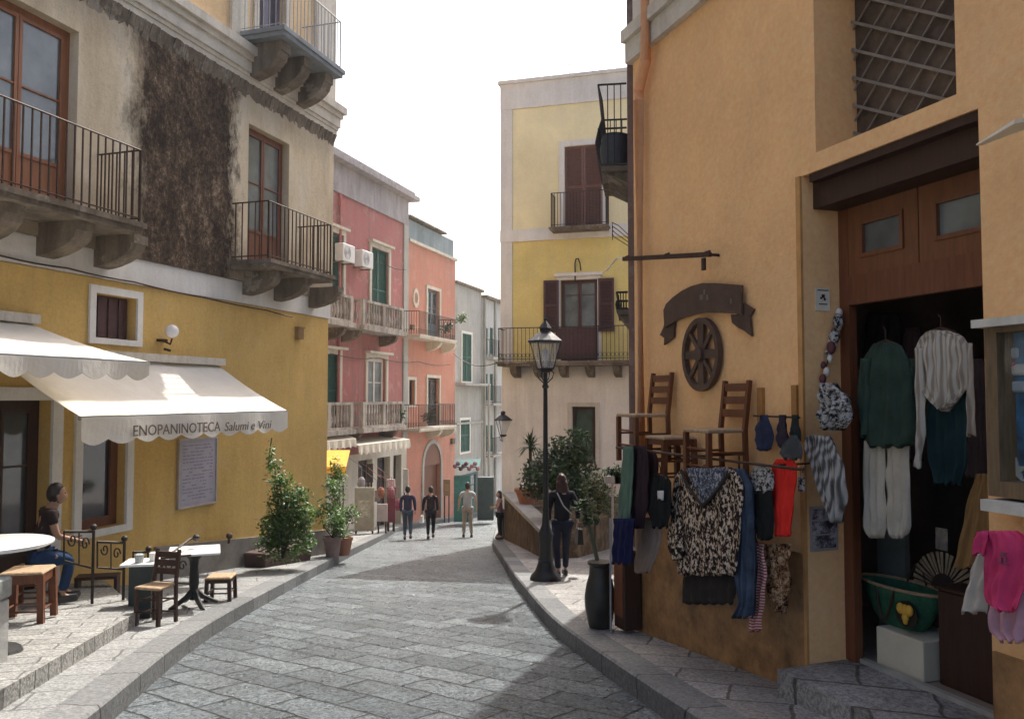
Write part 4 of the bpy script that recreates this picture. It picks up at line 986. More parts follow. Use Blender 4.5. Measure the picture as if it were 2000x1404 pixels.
# front stool and round table
p = G(52, 1212, TH); stool(p, R(12), P(52, 1110, p.y).z-p.z, .42, "large stool with straw seat beside the white table at the left edge", skirt=True, leg=.03)
pt_ = P(-8, 1060, 6.9)+Vector((-.02, 0, 0)); g_ = zg(6.9)+TH
T = thing("round_table", "white marble-topped round table cut by the left edge of the picture", "table", (pt_.x, 6.9, g_))
mb = MB(); mb.lathe([(.43, -.03), (.45, -.015), (.45, 0), (.43, .008)], (pt_.x, 6.9, pt_.z), 28); mb.build("tabletop", plain("white marble top", (.75, .75, .73), .15, .12, 3, bump=0), T, smooth='auto')
mb = MB(); mb.lathe([(.04, 0.03), (.035, pt_.z-g_-.08), (.12, pt_.z-g_-.03)], (pt_.x, 6.9, g_), 12); mb.build("pedestal", M['black'], T)
mb = MB(); mb.lathe([(.24, 0), (.22, .03), (.05, .06)], (pt_.x, 6.9, g_), 16); mb.build("foot", M['black'], T)
# far pedestal table
p = G(378, 1186, SW); zt = P(385, 1073, p.y).z
T = thing0("pedestal_table", "square white-topped pedestal table beside the kerb, right of the iron railing", "table", p, R(20))
mb = MB(); hh = zt-p.z; mb.box(-.30, .30, -.30, .30, hh-.03, hh); mb.build("tabletop", plain("white table top", (.78, .77, .74), .3, .05, bump=0), T, bevel=.008)
mb = MB(); mb.lathe([(.05, .10), (.045, .2), (.06, .3), (.05, hh-.2), (.06, hh-.12), (.14, hh-.031)], n=12); mb.build("pedestal", M['black'], T, smooth='auto')
mb = MB()
for q in range(4):
    a = q*math.pi/2+.4; c, s_ = math.cos(a), math.sin(a); mb.tube([(0, 0, .22), (.10*c, .10*s_, .13), (.24*c, .24*s_, .05), (.30*c, .30*s_, .025)], [.045, .035, .028, .022], 6)
mb.build("foot", M['black'], T)
p = G(431, 1172, SW); stool(p, R(5), P(431, 1122, p.y).z-p.z, .34, "small stool with light seat, right of the square white-topped table", wood=M['darkwood'])
p = G(303, 1219, SW); chair(p, R(165), "dark ladder-back chair with straw seat standing below the end of the terrace", H=.43, BH=.78, wd_=.32, dp_=.30, wood=M['darkwood'])
p = G(245, 1188, SW+.1); zt = P(280, 1100, p.y-.1).z
T = thing0("side_table", "little bistro table with pale top behind the ladder-back chair", "table", (p.x, p.y, zg(p.y)+SW+.0), R(10))
p0 = T.location.z; mb = MB(); hh = zt-p0; mb.box(-.02, .42, -.2, .2, hh-.025, hh); mb.build("tabletop", plain("white table top", (.78, .77, .74), .3), T)
mb = MB(); mb.box(.06, .30, -.12, .12, 0, hh-.026); mb.build("body", plain("dark green box", (.04, .05, .045), .6), T)
for i, (x, y, px2, c_) in enumerate(((272, 1098, 0, (.35, .38, .36)), (300, 1094, 0, (.7, .68, .62)))):
    q = P(x, y, p.y-.05+.1*i); mb = MB(); mb.lathe([(.045, 0), (.05, .05), (.05, .09), (.03, .10)], (q.x, q.y, zt+.001), 10)
    single(mb, "cup" if i else "jar", plain("cup glaze %d" % i, c_, .3), ("squat grey-green jar on the little bistro table", "small pale cup on the little bistro table")[i], ("jar", "cup")[i], smooth='auto')
# wrought iron railing down the slope
T = thing("iron_railing", "black wrought-iron railing with scrolls stepping down in front of the ochre wall", "railing", P(220, 1180, 9.6))
def rp(px, py, Y): return P(px, py, Y)
def panel(x0, y0, x1, y1, yb0, yb1, Y0, Y1):
    A, B_ = rp(x0, y0, Y0), rp(x1, y1, Y1); Cb, Db = rp(x0, yb0, Y0), rp(x1, yb1, Y1)
    mb = MB(); mb.tube([A, B_], .016, 5); mb.tube([Cb, Db], .012, 5); mb.tube([A, Cb], .010, 5)
    u = (B_-A); cx = (A+B_)/2; hz_ = (A.z-Cb.z)
    for sg in (-1, 1):
        pts = []
        for k in range(22):
            th = k/21*3.6*math.pi/2*1.3; r_ = (.34-.26*k/21)
            pts.append(A.lerp(B_, .5+sg*(.22+r_*.75*math.cos(th)*.55))+Vector((0, 0, -hz_*(.36+sg*.08)+r_*hz_*.75*math.sin(th)*sg)))
        mb.tube(pts, .009, 4)
    mb.tube([A.lerp(B_, .5), Cb.lerp(Db, .5)], .008, 4); mb.build("panel", M['iron'], T)
def post(x, y0, y1, Y, knob=True):
    a, b = rp(x, y0, Y), rp(x, y1, Y); mb = MB(); mb.tube([a, Vector((a.x, a.y, zg(Y)+SW))], .018, 6)
    if knob: mb.ball((a.x, a.y, a.z+.04), .038, n=10, m=6)
    mb.build("post", M['iron'], T)
panel(125, 1038, 183, 1038, 1095, 1110, 9.3, 9.6); post(183, 1036, 1180, 9.6)
panel(190, 1058, 243, 1060, 1108, 1112, 9.65, 9.9); post(243, 1058, 1180, 9.9); panel(260, 1078, 288, 1078, 1118, 1120, 10.0, 10.2); post(290, 1078, 1180, 10.2)
panel(315, 1090, 372, 1084, 1135, 1140, 9.4, 9.9); post(316, 1092, 1200, 9.4, False)
mb = MB(); mb.tube([rp(330, 1083, 9.6), rp(372, 1052, 10.3), rp(380, 1050, 10.35)], .014, 5); mb.ball(rp(383, 1050, 10.35), .045, n=10, m=6); mb.build("handrail", M['iron'], T)
mb = MB(); q = rp(448, 1046, 12.4); mb.ball(q, .05, n=10, m=6); mb.tube([q, (q.x-.01, q.y, q.z-.11)], .02); single(mb, "wall_tap", M['rust'], "small knobbed brass tap on the ochre wall above the low stool", "tap")
# crate under the railing
p = G(190, 1165, SW+.0); mb = MB(); 
T = thing0("low_bench", "low dark wooden bench at the foot of the ochre wall behind the railing", "bench", (p.x, p.y, p.z), R(15))
mb = MB(); mb.box(-.26, .26, -.13, .13, .25, .29); mb.build("seat", M['darkwood'], T)
for sx in (-1, 1): mb = MB(); mb.box(sx*.24-.02, sx*.24+.02, -.11, .11, 0, .249); mb.build("leg", M['darkwood'], T)
# ================= foliage =================
def leaves(mb, cl, n, size, rnd, flat=.5):
    """cl: list of (centre, radii) clumps; leaf-sized folded blades spread through them"""
    tot = sum(r[0]*r[1]*r[2] for c, r in cl)
    for c, r in cl:
        k = max(4, int(n*r[0]*r[1]*r[2]/tot)); c = Vector(c)
        for _ in range(k):
            d = Vector((rnd.gauss(0, 1), rnd.gauss(0, 1), rnd.gauss(0, 1))).normalized()*(rnd.random()**.45)
            p = c+Vector((d.x*r[0], d.y*r[1], d.z*r[2])); L = size*rnd.uniform(.6, 1.35)
            u = Vector((rnd.gauss(0, 1), rnd.gauss(0, 1), rnd.gauss(0, .6)-.2)).normalized(); v = u.cross(Vector((rnd.gauss(0, .5), rnd.gauss(0, .5), 1))).normalized(); w_ = u.cross(v)
            a, b = p, p+u*L; m1, m2 = p+u*L*.5+v*L*.27+w_*L*.07, p+u*L*.5-v*L*.27+w_*L*.07
            mb.add([a, m1, b, m2], [(0, 1, 2), (0, 2, 3)])
def plant(name, label, cat, base, cl, n, size, mat, seed, stems=6, sr=.012, group=None):
    rnd = random.Random(seed); T = thing(name, label, cat, base, group)
    mb = MB(); base = Vector(base)
    for c, r in cl[:max(stems, 1)] if stems < len(cl) else cl:
        c = Vector(c); m_ = base.lerp(c, .5)+Vector((rnd.uniform(-.06, .06), rnd.uniform(-.06, .06), 0)); mb.tube([base, m_, c], [sr*1.6, sr, sr*.6], 5)
    mb.build("stem", M['rust'], T)
    mb = MB(); leaves(mb, cl, n, size, rnd); mb.build("foliage", mat, T, fix=False); return T
# climber in a brown planter
Yc = 14.6; rnd = random.Random(21)
base = P(548, 1075, Yc); pl0 = P(500, 1112, Yc-.5)
s0_, s1_p = LW.hit(500, 1100, .35)[0], LW.hit(597, 1100, .35)[0]
zgd = zg(LW.w((s0_+s1_p)/2, .3, 0).y)+SW
mb = MB(LW.M); mb.hexa([(s0_+.06, .08, zgd-.16), (s1_p-.06, .08, zgd-.16), (s1_p-.06, .48, zgd-.16), (s0_+.06, .48, zgd-.16), (s0_, .07, zgd+.34), (s1_p, .07, zgd+.34), (s1_p, .54, zgd+.34), (s0_, .54, zgd+.34)])
single(mb, "planter", plain("dark brown planter", (.075, .04, .035), .7, .25), "long dark brown planter trough holding the tall climber by the ochre wall", "planter", bevel=.02)
cl = []
outline = [(535, 905, 18), (545, 935, 22), (556, 960, 30), (560, 985, 38), (568, 1005, 40), (560, 1030, 46), (552, 1055, 46), (590, 965, 18), (596, 1000, 20), (592, 1035, 20), (530, 1020, 22), (525, 1060, 26), (528, 880, 8), (600, 1060, 18)]
for x, y, r_ in outline:
    c = P(x, y, Yc+rnd.uniform(-.15, .2)); rr = r_/F*Yc*1.15
    cl.append((c, (rr*.95, .3, rr*.85)))
plant("climbing_plant", "tall green climbing shrub growing from the trough against the ochre wall", "plant", P(552, 1090, Yc), cl, 4600, .08, M['leaf'], 5, 9)
mb = MB(); mb.tube([P(524, 915, Yc+.2), P(527, 880, Yc+.15), P(531, 855, Yc+.1)], .012, 5); rnd2 = random.Random(2)
leaves(mb, [(P(529, 880, Yc+.1), (.04, .04, .22))], 30, .07, rnd2); single(mb, "plant_shoot", M['leaf'], "single thin shoot rising above the climbing shrub", "plant", fix=False)
# potted plants on the sunny corner beyond
Yp = 17.2
for i, (x, y, hh, lab, seed) in enumerate(((650, 1088, .42, "bushy potted plant just past the ochre corner", 31), (672, 1078, .38, "smaller potted plant right of the corner plant, nearer the kerb", 32), (617, 1078, .34, "low pot plant between the brown trough and the ochre corner", 33))[:2]):
    Y = Yp+.5*i if i < 2 else 16.2; g = PG(x, Y, SW); mb = MB()
    mb.lathe([(.13, 0), (.18, hh*.8), (.20, hh*.82), (.20, hh), (.17, hh), (.16, hh*.9)], g, 14)
    single(mb, "plant_pot", plain("clay pot %d" % i, ((.28, .2, .18), (.34, .16, .10), (.22, .21, .19))[i], .8), ("greyish clay pot", "red clay pot", "grey clay pot")[i]+" under the "+lab, "plant pot", smooth='auto', group="plant pots at the ochre corner")
    rn = random.Random(seed); top = g+Vector((0, 0, hh)); tall = (1.15, .55, .4)[i]
    cl = [(top+Vector((rn.uniform(-.22, .22), rn.uniform(-.2, .2), rn.uniform(.1, tall))), (.16, .16, .16)) for _ in range((10, 7, 5)[i])]
    plant("potted_plant", lab, "plant", top-Vector((0, 0, .03)), cl, (900, 500, 300)[i], .08, M['leaf'], seed, 6, .008, "plants at the ochre corner")
# wooden shrub tub behind etc. : vine hanging on the post beyond the corner
cl = [(P(x, y, 19.5), (.16, .16, .3)) for x, y in ((655, 915), (650, 945), (660, 975), (648, 1000), (664, 935))]
plant("tall_shrub", "tall pale-green shrub under the yellow awning past the ochre corner", "plant", PG(656, 19.5, SW), cl, 1100, .08, M['leaf'], 41, 5)
# ================= retaining wall and shrubs (right side) =================
ra = G(985, 1053, SW); rb_ = G(1063, 1092, SW)
zw = P(985, 962, ra.y).z
T = thing("retaining_wall", "rough brown stone retaining wall of the raised bed beside the right pavement", "wall", (rb_.x, rb_.y, rb_.z))
rub = NT("rubble stone"); v = rub.n("ShaderNodeTexVoronoi"); v.inputs["Scale"].default_value = 4.5; rub.l(rub.pos, v.inputs["Vector"])
cc = rub.mix(.5, rub.ramp(rub.noise(3, 5, .7), [(.3, (.06, .04, .022)), (.7, (.17, .12, .075))]), v.outputs["Distance"], 'SOFT_LIGHT'); rub.col(cc); rub.set(.95, 0, .2)
rub.bump(rub.math('ADD', v.outputs["Distance"], rub.noise(20)), .9, .04)
poly = [(ra.x, ra.y), (rb_.x, rb_.y), (rb_.x+.7, rb_.y+.35), (3.6, ra.y-.4), (3.8, ra.y+1.0)]
mb = MB(); mb.prism([(x, y, -3.6) for x, y in poly], (0, 0, zw+3.6-.09)); mb.build("stonework", rub.m, T)
mb = MB(); cp = [(ra.x-.05, ra.y+.05), (rb_.x-.05, rb_.y-.05), (rb_.x+.35, rb_.y+.1), (ra.x+.35, ra.y+.1)]; mb.prism([(x, y, zw-.088) for x, y in cp], (0, 0, .09)); mb.build("coping", M['greyp'], T)
base = Vector((1.5, 18.6, zw-.1)); rnd = random.Random(9)
def pxcl(lst, Y, spread=.5, dep=.3):
    out = []
    for x, y, r_ in lst:
        yy = Y+rnd.uniform(-spread, spread); c = P(x, y, yy); q = r_/F*yy; out.append((c, (q, dep, q)))
    return out
plant("dark_shrub", "broad dark green shrub on the raised bed behind the near street lamp", "shrub", P(1100, 960, 18.2), pxcl([(1085, 905, 34), (1110, 885, 36), (1130, 870, 26), (1060, 910, 30), (1100, 930, 40), (1135, 910, 34), (1140, 945, 34), (1070, 940, 34), (1040, 925, 26), (1150, 975, 30), (1120, 960, 36), (1040, 950, 24), (1090, 865, 18), (1120, 845, 14), (1142, 850, 10)], 18.2), 5200, .11, M['leafd'], 51, 10, .02)
plant("flowering_shrub", "lower olive-green bush trailing right of the dark shrub, by the hanging clothes", "shrub", P(1165, 1010, 15.6), pxcl([(1160, 950, 26), (1180, 940, 22), (1172, 975, 26), (1190, 965, 18), (1155, 990, 20), (1192, 990, 16)], 15.6, .3), 1500, .075, leafmat("olive leaf", (.05, .075, .025), (.16, .17, .07), .2), 52, 6)
# spiky palm
T = thing("spiky_plant", "spiky dark palm-like plant at the left end of the raised bed", "plant", P(1036, 950, 20.3)); mb = MB(); c = P(1036, 872, 20.3)
mb.tube([P(1036, 955, 20.3), c], [.05, .035], 7); mb.build("trunk", M['rust'], T); mb = MB()
for k in range(70):
    a = rnd.uniform(0, 6.28); e = rnd.uniform(-.5, 1.4); L = rnd.uniform(.35, .6); u = Vector((math.cos(a)*math.cos(e), math.sin(a)*math.cos(e), math.sin(e))); s_ = u.cross(Vector((0, 0, 1))).normalized()*.022
    m_ = c+u*L*.5+Vector((0, 0, .03)); t_ = c+u*L-Vector((0, 0, .08)); mb.add([c-s_*.5, m_-s_, t_, m_+s_, c+s_*.5], [(0, 1, 2, 3, 4)])
mb.build("foliage", M['leafd'], T, fix=False)
mb = MB(); g = P(1030, 962, 20.9); mb.lathe([(.2, 0), (.3, .3), (.33, .3), (.33, .38)], (g.x, g.y, zw), 14); single(mb, "clay_pot", plain("terracotta", (.30, .13, .07), .8), "terracotta pot on top of the stone retaining wall", "plant pot", smooth='auto')
for i, (x, w_) in enumerate(((1196, .4), (1214, .3))):
    g = P(x, 925, 14.0); cl = [(g+Vector((rnd.uniform(-.12, .12), 0, rnd.uniform(0, .12))), (.1, .1, .08)) for _ in range(4)]
    mb = MB(); mb.box(g.x-.13, g.x+.13, g.y-.1, g.y+.1, g.z-.16, g.z-.04); mb.tube([(g.x, g.y, g.z-.16), (g.x, g.y, zg(g.y)+SW)], .02)
    single(mb, "pot_stand", M['greyp'], ("left", "right")[i]+" one of two small pots on stands by the green hanging dress", "plant pot")
    plant("small_plant", ("left", "right")[i]+" one of two small dark leafy plants by the green hanging dress", "plant", g-Vector((0, 0, .05)), cl, 260, .05, M['leafd'], 60+i, 4, .006)
# dark tall vase with leaning plant
p = G(1172, 1226, SW); h = P(1172, 1096, p.y).z-p.z
mb = MB(); k = 21/F*p.y
mb.lathe([(k*.95, 0), (k*1.15, h*.1), (k*1.38, h*.32), (k*1.42, h*.48), (k*1.25, h*.66), (k*1.0, h*.8), (k*.95, h*.93), (k*1.12, h*.96), (k*1.12, h), (k*.85, h)], p, 18)
single(mb, "tall_vase", plain("dark glazed vase", (.03, .028, .022), .4, .3), "tall dark vase standing on the pavement at the far corner of the shop wall", "vase", smooth='auto')
T = thing("leaning_plant", "thin leaning plant growing out of the tall dark vase", "plant", p+Vector((0, 0, h))); c = p+Vector((0, 0, h)); tip = P(1140, 985, p.y+.5)
mb = MB(); mb.tube([c-Vector((0, 0, .1)), c.lerp(tip, .5)+Vector((0, 0, -.04)), tip], [.025, .02, .012], 6); mb.tube([c.lerp(tip, .3), c.lerp(tip, .6)+Vector((.06, 0, .08))], .01, 5); mb.build("stem", plain("green stem", (.05, .06, .03), .7), T)
mb = MB(); leaves(mb, [(tip, (.1, .1, .1)), (c.lerp(tip, .75), (.08, .08, .1)), (c.lerp(tip, .6)+Vector((.06, 0, .1)), (.06, .06, .06))], 170, .07, rnd); mb.build("foliage", M['leafd'], T, fix=False)
# ================= clothes =================
def cmat(name, c, var=.15, rough=.9): return plain(name, c, rough, var, 5, spec=.15, bump=.15, bscale=60)
def garment(rows, off, mat, label, cat="clothing", name="garment", folds=5, amp=.014, th=.012, nx=30, wl=None, parent=None, group=None, gap=None, seed=0):
    wl = wl or RW; mb = MB(wl.M); rn = random.Random(seed+len(rows)*7+int(rows[0][1])); ph = rn.uniform(0, 6); R_ = []
    ys = [r[0] for r in rows]; step = 7; y = ys[0]; yy = []
    while y < ys[-1]: yy.append(y); y += step
    yy.append(ys[-1])
    front, back = [], []
    for iy, y in enumerate(yy):
        xl = lerp([(r[0], r[1]) for r in rows], y); xr = lerp([(r[0], r[2]) for r in rows], y); v = (y-ys[0])/(ys[-1]-ys[0])
        for i in range(nx+1):
            u = i/nx; x = xl+(xr-xl)*u; s_, z = wl.hit(x, y, off)
            f = amp*(.35+.9*v)*math.sin(u*folds*6.283+ph+.9*math.sin(v*4+ph)+u*3*math.sin(ph*3))+amp*.45*math.sin(u*folds*2.7*6.28+v*5)+amp*.5*math.sin(v*17+u*9+ph)*math.sin(u*5+ph)
            edge = math.sin(math.pi*u)**.5*th
            zz = z+(.012*math.sin(u*folds*6.28+ph) if y == ys[-1] else 0)
            front.append((s_, off+f+edge, zz)); back.append((s_, off+f*.9-edge-.002, zz))
    m, q = len(front), nx+1; fs = []
    for j in range(len(yy)-1):
        for i in range(nx):
            a = j*q+i; fs.append((a, a+1, a+q+1, a+q)); fs.append((m+a, m+a+q, m+a+q+1, m+a+1))
    for j in range(len(yy)-1):
        a = j*q; fs.append((a, a+q, m+a+q, m+a)); a += nx; fs.append((a, m+a, m+a+q, a+q))
    for i in range(nx): fs.append((i, m+i, m+i+1, i+1)); a = (len(yy)-1)*q+i; fs.append((a, a+1, m+a+1, m+a))
    mb.add(front+back, fs)
    if parent: return mb.build(name, mat, parent, smooth=True)
    zs = wl.w(0, 0, 0); return single(mb, name, mat, label, cat, group, smooth=True)
def hanger(px, py, off, parent, wpx=50, hook=14):
    mb = MB(RW.M); a = RW.hit(px-wpx/2, py+10, off); b = RW.hit(px, py, off); c = RW.hit(px+wpx/2, py+10, off); d = RW.hit(px, py-hook, off)
    mb.tube([(a[0], off, a[1]), (b[0], off, b[1]), (c[0], off, c[1])], .008, 5); mb.tube([(b[0], off, b[1]), (b[0], off, d[1]), (b[0]+.02, off, d[1]+.02)], .004, 4); mb.build("hanger", M['darkwood'], parent)
def outfit(name, label, cat, px, py, off):
    s_, z = RW.hit(px, py, off); return thing(name, label, cat, RW.w(s_, off, z))
# -- patterned cloth materials
t = NT("leopard print"); f = t.noise(42, 2, .7, stretch=(1, 1, .6)); t.col(t.ramp(f, [(.40, (.015, .012, .012)), (.50, (.05, .03, .025)), (.54, (.40, .29, .20)), (.62, (.62, .52, .42))])); t.set(.9, 0, .1); leo = t.m
t = NT("grey print scarf"); f = t.noise(26, 4, .9); t.col(t.ramp(f, [(.42, (.03, .035, .05)), (.52, (.12, .13, .17)), (.6, (.42, .43, .46))])); t.set(.9, 0, .1); gscarf = t.m
def stripes(name, c1, c2, scale, dirv, dist=1.5, sharp=.06):
    t = NT(name); wv = t.n("ShaderNodeTexWave"); wv.inputs["Scale"].default_value = scale; wv.inputs["Distortion"].default_value = dist
    mp = t.n("ShaderNodeMapping"); mp.inputs["Rotation"].default_value = dirv; t.l(t.pos, mp.inputs[0]); t.l(mp.outputs[0], wv.inputs[0]); t.col(t.ramp(wv.outputs["Fac"], [(.5-sharp, c1), (.5+sharp, c2)])); t.set(.8, 0, .2); return t.m
redw = stripes("red and white stripe", (.45, .05, .04), (.6, .5, .46), 14, (0, R(90), 0))
silver = stripes("silver grey fold shade", (.085, .08, .075), (.38, .355, .33), 9, (0, R(0), R(71)), .8, .4)  # shade and sheen of the umbrella folds painted as soft stripes
t = NT("black and white print"); f = t.noise(30, 3, .8); t.col(t.ramp(f, [(.44, (.02, .02, .02)), (.54, (.42, .40, .38))])); t.set(.9, 0, .1); bwp = t.m
t = NT("brown animal print"); f = t.noise(22, 4, .85); t.col(t.ramp(f, [(.42, (.02, .012, .01)), (.5, (.25, .12, .05)), (.6, (.5, .38, .26))])); t.set(.9, 0, .1); anm = t.m
G_ = "clothes hung along the orange wall"
# left end of the rack
garment([(872, 1219, 1236), (885, 1216, 1238), (1000, 1208, 1234), (1015, 1208, 1234)], .62, cmat("sage green cloth", (.11, .17, .125)), "long sage green dress at the far left end of the rack", "dress", "green_dress", 2, group=G_)
garment([(870, 1238, 1258), (890, 1234, 1268), (1000, 1232, 1262), (1030, 1232, 1258)], .56, cmat("aubergine cloth", (.035, .02, .025)), "dark aubergine dress beside the sage green dress", "dress", "dark_dress", 3, group=G_)
garment([(880, 1258, 1278), (900, 1255, 1285), (1000, 1250, 1280)], .46, cmat("dark red brown cloth", (.06, .025, .025)), "dark red-brown garment behind the black bag shirt", "clothing", "brown_dress", 3, group=G_)
garment([(1012, 1198, 1240), (1100, 1196, 1236)], .70, cmat("navy blue cloth", (.012, .014, .055)), "navy blue skirt hanging below the sage green dress", "skirt", "blue_skirt", 3, group=G_)
garment([(1010, 1246, 1290), (1060, 1244, 1292), (1118, 1240, 1272)], .44, cmat("dusty beige cloth", (.30, .22, .18)), "dusty beige skirt hanging right of the navy skirt", "skirt", "beige_skirt", 4, group=G_)
T = outfit("black_shirt", "small black shirt with a pale print near the left of the rack", "shirt", 1288, 980, .5)
T["group"] = G_
garment([(928, 1278, 1302), (940, 1268, 1312), (1000, 1266, 1312), (1030, 1276, 1306)], .5, cmat("black cloth", (.014, .016, .016)), "", parent=T, name="fabric", folds=2)
garment([(958, 1284, 1296), (975, 1284, 1296)], .53, cmat("pale print", (.5, .5, .5)), "", parent=T, name="print", folds=1, amp=.001, th=.004, nx=4)
hanger(1290, 925, .5, T, 26, 12)
# leopard blouse with grey scarf, skirt below
T = outfit("leopard_blouse", "large leopard-print blouse with black V-neck in the middle of the rack", "blouse", 1380, 1120, .42); T["group"] = G_
garment([(912, 1335, 1428), (935, 1318, 1448), (960, 1315, 1452), (1060, 1312, 1448), (1085, 1318, 1444), (1122, 1325, 1442)], .42, leo, "", parent=T, name="fabric", folds=4, th=.022, nx=44)
garment([(1020, 1308, 1330), (1060, 1306, 1334), (1092, 1312, 1332)], .46, leo, "", parent=T, name="sleeve", folds=1, th=.02, nx=10)
mb = MB(RW.M); o2 = .475
vpts = [RW.hit(x, y, o2) for x, y in ((1332, 918), (1345, 948), (1374, 988), (1405, 955), (1425, 925))]
mb.tube([(a, o2+.01, z) for a, z in vpts], .014, 6); mb.build("neckband", M['dark'], T)
garment([(914, 1338, 1424), (935, 1348, 1412), (960, 1362, 1394), (984, 1373, 1377)], .465, gscarf, "", parent=T, name="inner_scarf", folds=3, th=.008, amp=.006)
hanger(1380, 908, .42, T, 80, 14)
garment([(1115, 1336, 1440), (1150, 1334, 1436), (1178, 1332, 1432)], .34, cmat("charcoal lace", (.035, .03, .028)), "dark lace skirt showing below the leopard-print blouse", "skirt", "lace_skirt", 6, .01, group=G_)
garment([(915, 1432, 1452), (950, 1440, 1468), (1100, 1438, 1476), (1180, 1442, 1474), (1205, 1430, 1470)], .38, gscarf if False else cmat("slate blue cloth", (.05, .066, .10), .5), "long slate-blue scarf right of the leopard-print blouse", "scarf", "blue_scarf", 3, .02, group=G_)
garment([(1060, 1462, 1492), (1130, 1464, 1498), (1210, 1460, 1488), (1232, 1464, 1486)], .28, redw, "red and white striped cloth hanging low beside the slate-blue scarf", "cloth", "striped_cloth", 2, .015, group=G_)
garment([(930, 1462, 1476), (1060, 1466, 1480)], .30, cmat("plum red cloth", (.12, .03, .04)), "narrow plum-red cloth between the slate-blue scarf and the black top", "cloth", "plum_cloth", 1, .012, group=G_)
T = outfit("vest", "black top with black and white patterned shoulders, left of the red one", "top", 1488, 1050, .32); T["group"] = G_
garment([(908, 1474, 1500), (925, 1468, 1508), (960, 1470, 1508)], .32, bwp, "", parent=T, name="yoke", folds=2, nx=12)
garment([(958, 1470, 1508), (1040, 1480, 1508), (1052, 1484, 1506)], .325, cmat("black cloth", (.014, .016, .016)), "", parent=T, name="fabric", folds=2, nx=12)
garment([(896, 1518, 1548), (910, 1508, 1558), (940, 1508, 1554), (1000, 1509, 1548), (1045, 1511, 1546)], .26, cmat("bright red cloth", (.72, .035, .025)), "bright red playsuit hanging near the doorway", "playsuit", "red_playsuit", 3, .012, group=G_)
garment([(1062, 1492, 1546), (1085, 1494, 1550), (1100, 1496, 1540), (1140, 1500, 1546), (1170, 1506, 1538), (1195, 1518, 1530)], .2, anm, "brown animal-print scarf gathered below the red playsuit", "scarf", "print_scarf", 3, .02, group=G_)
# upper pegs with dark scarves
T = outfit("peg_rail", "pair of wooden battens with a thin iron rod on the orange wall", "peg rail", 1518, 830, .03)
for x, y0, y1 in ((1483, 757, 830), (1550, 752, 860)):
    mb = MB(RW.M); h = RW.rect(x-5, x+5, y0, y1, .03); mb.box(h[0], h[1], .003, .03, h[2], h[3]); mb.build("batten", plain("light ochre timber", (.36, .17, .05), .6), T)
mb = MB(RW.M); a, z = RW.hit(1472, 812, .08); b, z2 = RW.hit(1562, 808, .08); mb.tube([(a, .08, z), (b, .08, z)], .008, 5); mb.build("rod", M['rust'], T)
for x0, x1, y1, lab, c, dx in ((1480, 1506, 878, "knotted navy scarf hanging from the left batten", (.035, .04, .075), 0), (1522, 1536, 872, "narrow dark scarf in the middle of the iron rod", (.04, .03, .04), 0), (1546, 1560, 862, "short dark scarf on the right batten", (.03, .035, .03), 0)):
    xm = (x0+x1)/2; garment([(810, xm-5, xm+5), (830, x0, x1-2), (855, x0-4, x1+3), (y1, x0+2, x1-2)], .11, cmat("scarf cloth %d" % x0, c, .5), lab, "scarf", "scarf", 2, .015, nx=12, group="dark scarves on the iron rod")
garment([(850, 1545, 1556), (868, 1528, 1566), (888, 1518, 1570), (896, 1530, 1566)], .3, cmat("charcoal cloth", (.06, .065, .07)), "charcoal cloth cap shape above the red playsuit", "cloth", "charcoal_cloth", 2, .01, nx=12)
# rack rail carrying the clothes
mb = MB(RW.M); a = RW.hit(1215, 905, .5)[0]; b = RW.hit(1560, 900, .34)[0]; zr = RW.hit(1380, 897, .42)[1]
T = thing("clothes_rail", "thin iron clothes rail on brackets along the orange wall", "rail", RW.w((a+b)/2, .4, zr))
mb.tube([(a, .56, zr+.02), (b, .30, zr)], .011, 6); mb.build("rod", M['rust'], T)
for k in (.1, .5, .9):
    mb = MB(RW.M); x = a+(b-a)*k; mb.tube([(x, .003, zr-.12), (x, .003, zr+.02), (x, .56-.26*k, zr+.015)], .009, 5); mb.build("bracket", M['rust'], T)
# dark display cabinet under the left end of the rack
p1 = RW.hit(1196, 1100, .72)[0]; p2 = RW.hit(1253, 1100, .42)[0]
zl = zg(RW.w(p2, .5, 0).y)+SW; mb = MB(RW.M); x0, x1 = sorted((p1, p2)); x0 = RW.hit(1253, 1100, .04)[0]; x1 = RW.hit(1199, 1100, .24)[0]
T = thing("dark_cabinet", "dark brown cabinet on the pavement under the navy skirt", "cabinet", RW.w(x0, .3, zl))
hz_ = RW.hit(1225, 1100, .5)[1]
mb.box(x0, x1, .04, .24, zl-.05, hz_-.03); mb.build("body", M['darkwood'], T, bevel=.01)
mb = MB(RW.M); mb.box(x0-.01, x1+.01, .03, .25, hz_-.029, hz_); mb.build("top", plain("cabinet top", (.10, .05, .03), .5), T)
mb = MB(RW.M); mb.box(x0+.02, x1-.02, .242, .25, zl+.08, hz_-.1); mb.build("door", M['wood'], T)
q = G(1193, 1235, SW); mb = MB(); mb.tube([q, Vector((q.x, q.y, P(1195, 1012, q.y).z))], .010, 6); single(mb, "thin_pole", M['lightiron'], "thin pale metal pole between the tall vase and the dark cabinet", "pole")
